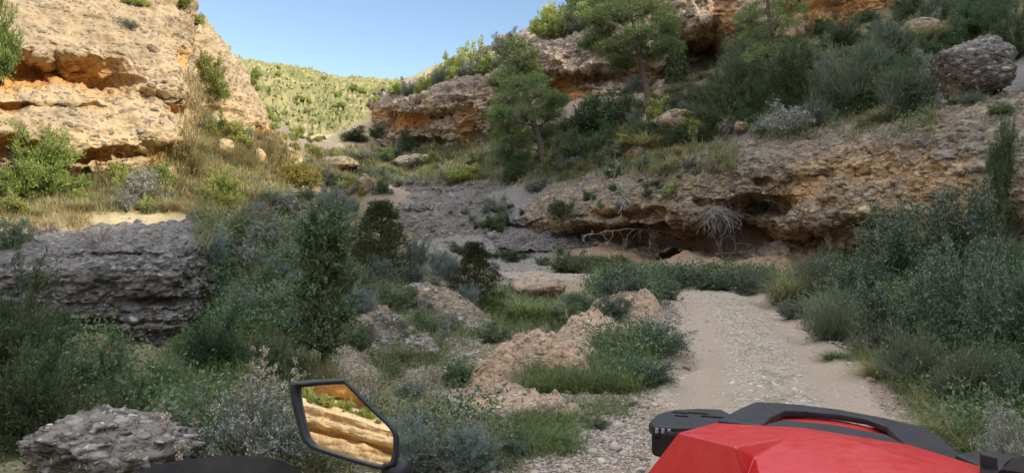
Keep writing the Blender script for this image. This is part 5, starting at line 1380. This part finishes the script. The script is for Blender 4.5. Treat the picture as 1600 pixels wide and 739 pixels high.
# --- red bodywork over the front
hv = pp([(1000, 752, 1.93), (1060, 675, 1.90), (1115, 660, 2.03), (1250, 667, 1.98), (1420, 694, 1.88), (1565, 738, 1.78), (1700, 795, 1.68),
         (1148, 697, 1.64), (1235, 683, 1.80), (1350, 693, 1.74), (1378, 702, 1.70), (1442, 726, 1.60), (1520, 765, 1.50),
         (1166, 750, 1.63), (1180, 714, 1.66), (1395, 775, 1.42), (1200, 785, 1.40), (1000, 800, 1.86), (1160, 800, 1.56)])
hf = [[0, 1, 7, 13], [1, 2, 8, 7], [2, 3, 8], [3, 9, 8], [3, 4, 10, 9], [4, 5, 11, 10], [5, 6, 12, 11], [7, 8, 14], [13, 7, 14], [8, 9, 15, 14], [9, 10, 11], [9, 11, 15], [11, 12, 15], [14, 15, 16], [13, 14, 16], [0, 13, 18, 17], [13, 16, 18]]
qpart('hood', hv, hf, 'red', bevel=.026, solid=.012, seg=5)
# skirt of the hood: front and left flanks running down
ctr = np.array([.80, 2.05, 0])
sk_top = pp([(1000, 752, 1.93), (1060, 675, 1.90), (1115, 660, 2.03), (1250, 667, 1.98), (1420, 694, 1.88), (1565, 738, 1.78), (1700, 795, 1.68)])
sk = [a - np.array([0, 0, .012]) for a in sk_top] + [a * np.array([1, 1, 0]) + (a - ctr) * np.array([.06, .06, 0]) + np.array([0, 0, .82]) for a in sk_top]
qpart('side_panel', sk, [[i, i + 1, 8 + i, 7 + i] for i in range(6)], 'red', bevel=.01, solid=.01)

# --- black front rack
rt = np.array(pp([(1014, 653, 2.16), (1026, 643, 2.34), (1050, 638.5, 2.46), (1090, 638, 2.52), (1128, 641, 2.52), (1150, 652, 2.34), (1150, 662, 2.10), (1100, 664, 2.08), (1052, 673, 2.06), (1020, 669, 2.08)]))
pl = np.linalg.lstsq(np.c_[np.ones(10), rt[:, :2]], rt[:, 2], rcond=None)[0]
rt[:, 2] = pl[0] + rt[:, :2] @ pl[1:]
rk = qpart('rack', *prism(list(rt), .034), 'black', bevel=.008)
rc0 = rt.mean(0)
for du, dv, a_, b_ in ((.05, .10, .022, .012), (.0, .12, .03, .008), (-.06, .06, .04, .010), (.03, .02, .018, .010)):
    c = rc0 + LF * du + HD * dv
    q = [c + LF * a_ + HD * b_, c - LF * a_ + HD * b_, c - LF * a_ - HD * b_, c + LF * a_ - HD * b_]
    q = [np.array([x[0], x[1], pl[0] + pl[1] * x[0] + pl[2] * x[1] + .0035]) for x in q]
    qpart('rack_recess', *prism(q, .003), 'rubber', rk, bevel=.001)
e0, e1 = rt[9] - UP * .006, rt[8] - UP * .006; en = unit(np.cross(e1 - e0, UP)); en = en if en[1] < 0 else -en
for f0 in (.12, .42, .72):      # three slots in the edge facing the rider
    a0, a1 = e0 + (e1 - e0) * f0, e0 + (e1 - e0) * (f0 + .16)
    qpart('slot', *prism([a0 + en * .003, a1 + en * .003, a1 - en * .01, a0 - en * .01], .014), 'metal', rk, bevel=.001)
qpart('bumper', *prism(pp([(1018, 668, 2.10), (1022, 664, 2.22), (1120, 664, 2.26), (1120, 672, 2.08), (1050, 676, 2.04)]), .075), 'rubber', bevel=.012)
outer = [(1122, 655, 2.16), (1150, 640, 2.36), (1180, 627, 2.52), (1245, 631, 2.55), (1310, 639, 2.53), (1380, 652, 2.48), (1445, 667, 2.36), (1480, 690, 2.16), (1512, 720, 1.98)]
inner = [(1192, 664, 2.06), (1206, 651, 2.22), (1228, 640, 2.34), (1262, 641, 2.38), (1310, 645, 2.38), (1352, 652, 2.36), (1384, 664, 2.26), (1400, 680, 2.08), (1428, 704, 1.92)]
n = len(outer); ov, iv = pp(outer), pp(inner)
top = [*ov, *iv]; bot = [a - UP * .022 for a in top]; N = 2 * n
hf2 = []
for i in range(n - 1):
    hf2 += [[i, i + 1, n + i + 1, n + i], [N + i, N + n + i, N + n + i + 1, N + i + 1], [i, N + i, N + i + 1, i + 1], [n + i, n + i + 1, N + n + i + 1, N + n + i]]
hf2 += [[0, n, N + n, N], [n - 1, N + n - 1, N + N - 1, N - 1]]
qpart('rack_hoop', top + bot, hf2, 'black', rk, bevel=.007)
qpart('rack_bar', *prism(pp([(1195, 662, 2.06), (1222, 655, 2.16), (1300, 662, 2.14), (1385, 678, 2.06), (1430, 702, 1.94), (1400, 700, 1.93), (1300, 682, 1.99)]), .02), 'black', rk, bevel=.005)
qpart('front_panel', *prism(pp([(1196, 660, 2.24), (1226, 648, 2.42), (1310, 655, 2.42), (1388, 672, 2.34), (1440, 700, 2.16), (1400, 690, 2.16), (1300, 672, 2.22)]), .25), 'red', bevel=.008)
qpart('rack', *prism(pp([(1492, 708, 1.96), (1530, 702, 2.10), (1570, 708, 2.12), (1640, 722, 2.06), (1640, 750, 1.86), (1560, 738, 1.84)]), .03), 'black', bevel=.008)
# strap with its buckle on the right end of the rack
bk = P(1546, 730, 1.72)
st_ = qpart('strap', *prism(pp([(1530, 745, 1.66), (1534, 716, 1.76), (1548, 712, 1.78), (1562, 738, 1.68)]), .02), 'rubber', bevel=.005)
qpart('buckle', *prism([bk + LF * .02 + UP * .035, bk - LF * .012 + UP * .03, bk - LF * .016 - UP * .02, bk + LF * .018 - UP * .02], .02, -HD), 'black', st_, bevel=.004)

# --- mirror on the left of the handlebar: slightly convex glass in a black shell
mc = P(540, 662, 1.05)
tgt = np.array([-12.3, -11.3, 2.75])
mn = unit(unit(tgt - mc) - unit(mc - CAM))
def on_mirror(px, py, lift=0.0):
    d = ray(px, py); return CAM + d * (np.dot(mc + mn * lift - CAM, mn) / np.dot(d, mn))
mo = np.array([(456, 606), (476, 598), (530, 594), (542, 598), (580, 636), (613, 668), (621, 688), (617, 722), (606, 728), (588, 730), (500, 704), (480, 692), (470, 672)], float)
cx = mo.mean(0)
def around(sc, lift, k=64):
    q = crom(np.vstack([mo[-2:], mo, mo[:3]]), np.linspace(2, 2 + len(mo), k, endpoint=False)); q = cx + (q - cx) * sc
    return [on_mirror(x, y, lift) for x, y in q]
K = 64
rings = [around(1.0, -.05), around(1.045, -.02), around(1.02, .006), around(.97, .009), around(.915, .004), around(.91, -.002)]
mv = [p for r in rings for p in r] + [on_mirror(*cx, -.055)]
mf = [[i * K + j, i * K + (j + 1) % K, (i + 1) * K + (j + 1) % K, (i + 1) * K + j] for i in range(5) for j in range(K)] + [[j, (j + 1) % K, 6 * K] for j in range(K)]
mir = qpart('mirror', mv, mf, 'black')
gl = [on_mirror(*cx, 0)]; gc = gl[0]; gf = []; NRG = 14
for i in range(1, NRG + 1):
    for q in around(.92 * i / NRG, 0): gl.append(q)
gl = [q - mn * (np.sum((q - gc) ** 2) / (2 * 1.3)) + mn * .0025 for q in gl]
gf = [[0, 1 + j, 1 + (j + 1) % K] for j in range(K)] + [[1 + i * K + j, 1 + (i + 1) * K + j, 1 + (i + 1) * K + (j + 1) % K, 1 + i * K + (j + 1) % K] for i in range(NRG - 1) for j in range(K)]
qpart('mirror_glass', gl, gf, 'mirror', mir)
# --- handlebar, grips, guards
HB = np.array([.07, .98, 1.22]); BL = unit(np.array([-.95, .25, 0.0]))
gl_end, gr_end = HB + BL * .47 + UP * .06, HB - BL * .47 + UP * .06
qtube('handlebar', [HB + BL * .30 + UP * .055, HB + BL * .16 + UP * .05, HB + BL * .07 - UP * .01, HB - BL * .07 - UP * .01, HB - BL * .16 + UP * .05, HB - BL * .30 + UP * .055], .012, 'black')
for sgn, e in ((1, gl_end), (-1, gr_end)):
    a = HB + BL * sgn * .29 + UP * .055
    qtube('grip', [a, a * .6 + e * .4, e], .018, 'rubber')
sm = on_mirror(606, 722, -.03); base_m = HB + BL * .22 + UP * .052
qtube('mirror_stem', [sm, sm * .7 + base_m * .3 + UP * -.03, sm * .3 + base_m * .7 - UP * .01, base_m], .010, 'black', mir)
ball = rock_geo(3, 2, 1.0, rough=0, peb=0, cut=0); qpart('joint', ball[0] * .020 + P(622, 737, 1.03), ball[1], 'black', mir)
def guard(pts, y0, tilt, label=None):
    """Hand guard: a curved shield, arched over the grip and running down in front of it."""
    arch = crom(np.array(pts, float), np.linspace(0, len(pts) - 1, 22)); v = []; nr = 7
    for k in range(nr):
        q = k / (nr - 1)
        for x, y, d in arch:
            p = P(x, y, d); v.append(p + np.array([tilt * .03 * q, .035 * math.sin(q * 2.6) - .03 * q, -.16 * q ** 1.3]))
    return v, grid_faces(nr, 22)
v, f = guard([(196, 775, 1.00), (216, 738, 1.02), (262, 722, 1.05), (320, 713.5, 1.07), (375, 711, 1.08), (425, 715, 1.08), (456, 727, 1.08), (478, 745, 1.07), (492, 775, 1.05)], 0, -1)
qpart('hand_guard', v, f, 'rubber', solid=.03, bevel=.012, seg=4)
v, f = guard([(1552, 775, .93), (1564, 735, .92), (1580, 716, .91), (1612, 711, .88), (1660, 716, .85), (1700, 740, .83), (1720, 775, .82)], 0, 1)
qpart('hand_guard', v, f, 'rubber', solid=.03, bevel=.012, seg=4)
# --- the rest of the machine below the frame
C0 = np.array([.80, 2.05, 0])
qtube('steering_column', [HB - UP * .02, HB * .55 + (C0 - HD * .25 + UP * .75) * .45, C0 - HD * .25 + UP * .7], .03, 'black')
bx = lambda c, a, b, h: prism([c + HD * a + LF * b, c + HD * a - LF * b, c - HD * a - LF * b, c - HD * a + LF * b], h)
qpart('tank', *bx(C0 - HD * .95 + UP * .98, .38, .15, .5), 'red', bevel=.05)
qpart('seat', *bx(C0 - HD * 1.75 + UP * .92, .48, .16, .14), 'rubber', bevel=.05)
qpart('frame', *bx(C0 - HD * .85 + UP * .58, 1.0, .20, .28), 'black', bevel=.03)
for s_ in (1, -1):
    qpart('fender', *bx(C0 - HD * 1.75 + LF * s_ * .40 + UP * .80, .42, .20, .05), 'red', bevel=.02)
for ha in (-.05, -1.45):
    for s_ in (1, -1):
        c = C0 + HD * ha + LF * s_ * .46 + UP * .31
        w = link('wheel', None, quad); w.location = (c - QO).tolist(); w.empty_display_size = .1
        def lathe(prof, name, mat):
            a = np.linspace(0, 2 * math.pi, 49)[:-1]; n_ = len(prof); v_ = []
            for x, r_ in prof:
                for t_ in a: v_.append(LF * x + (HD * math.cos(t_) + UP * math.sin(t_)) * r_)
            me = bpy.data.meshes.new(name); fc = [[i * 48 + j, i * 48 + (j + 1) % 48, (i + 1) * 48 + (j + 1) % 48, (i + 1) * 48 + j] for i in range(n_ - 1) for j in range(48)]
            me.from_pydata([tuple(x) for x in v_], [], fc); me.materials.append(M[mat]); me.polygons.foreach_set('use_smooth', [True] * len(fc))
            return link(name, me, w)
        lathe([(-.09, .17), (-.115, .22), (-.11, .28), (-.08, .31), (0, .318), (.08, .31), (.11, .28), (.115, .22), (.09, .17)], 'tyre', 'rubber')
        lathe([(-.09, .172), (-.06, .15), (-.02, .10), (.01, .02), (.03, .02), (.03, .10), (.06, .15), (.09, .172)], 'rim', 'metal')

SC.cycles.use_denoising = True
SC.cycles.denoiser = 'OPENIMAGEDENOISE'
SC.cycles.max_bounces = 6; SC.cycles.diffuse_bounces = 4; SC.cycles.transparent_max_bounces = 4
SC.cycles.use_adaptive_sampling = True; SC.cycles.adaptive_threshold = 0.01
SC.render.film_transparent = False
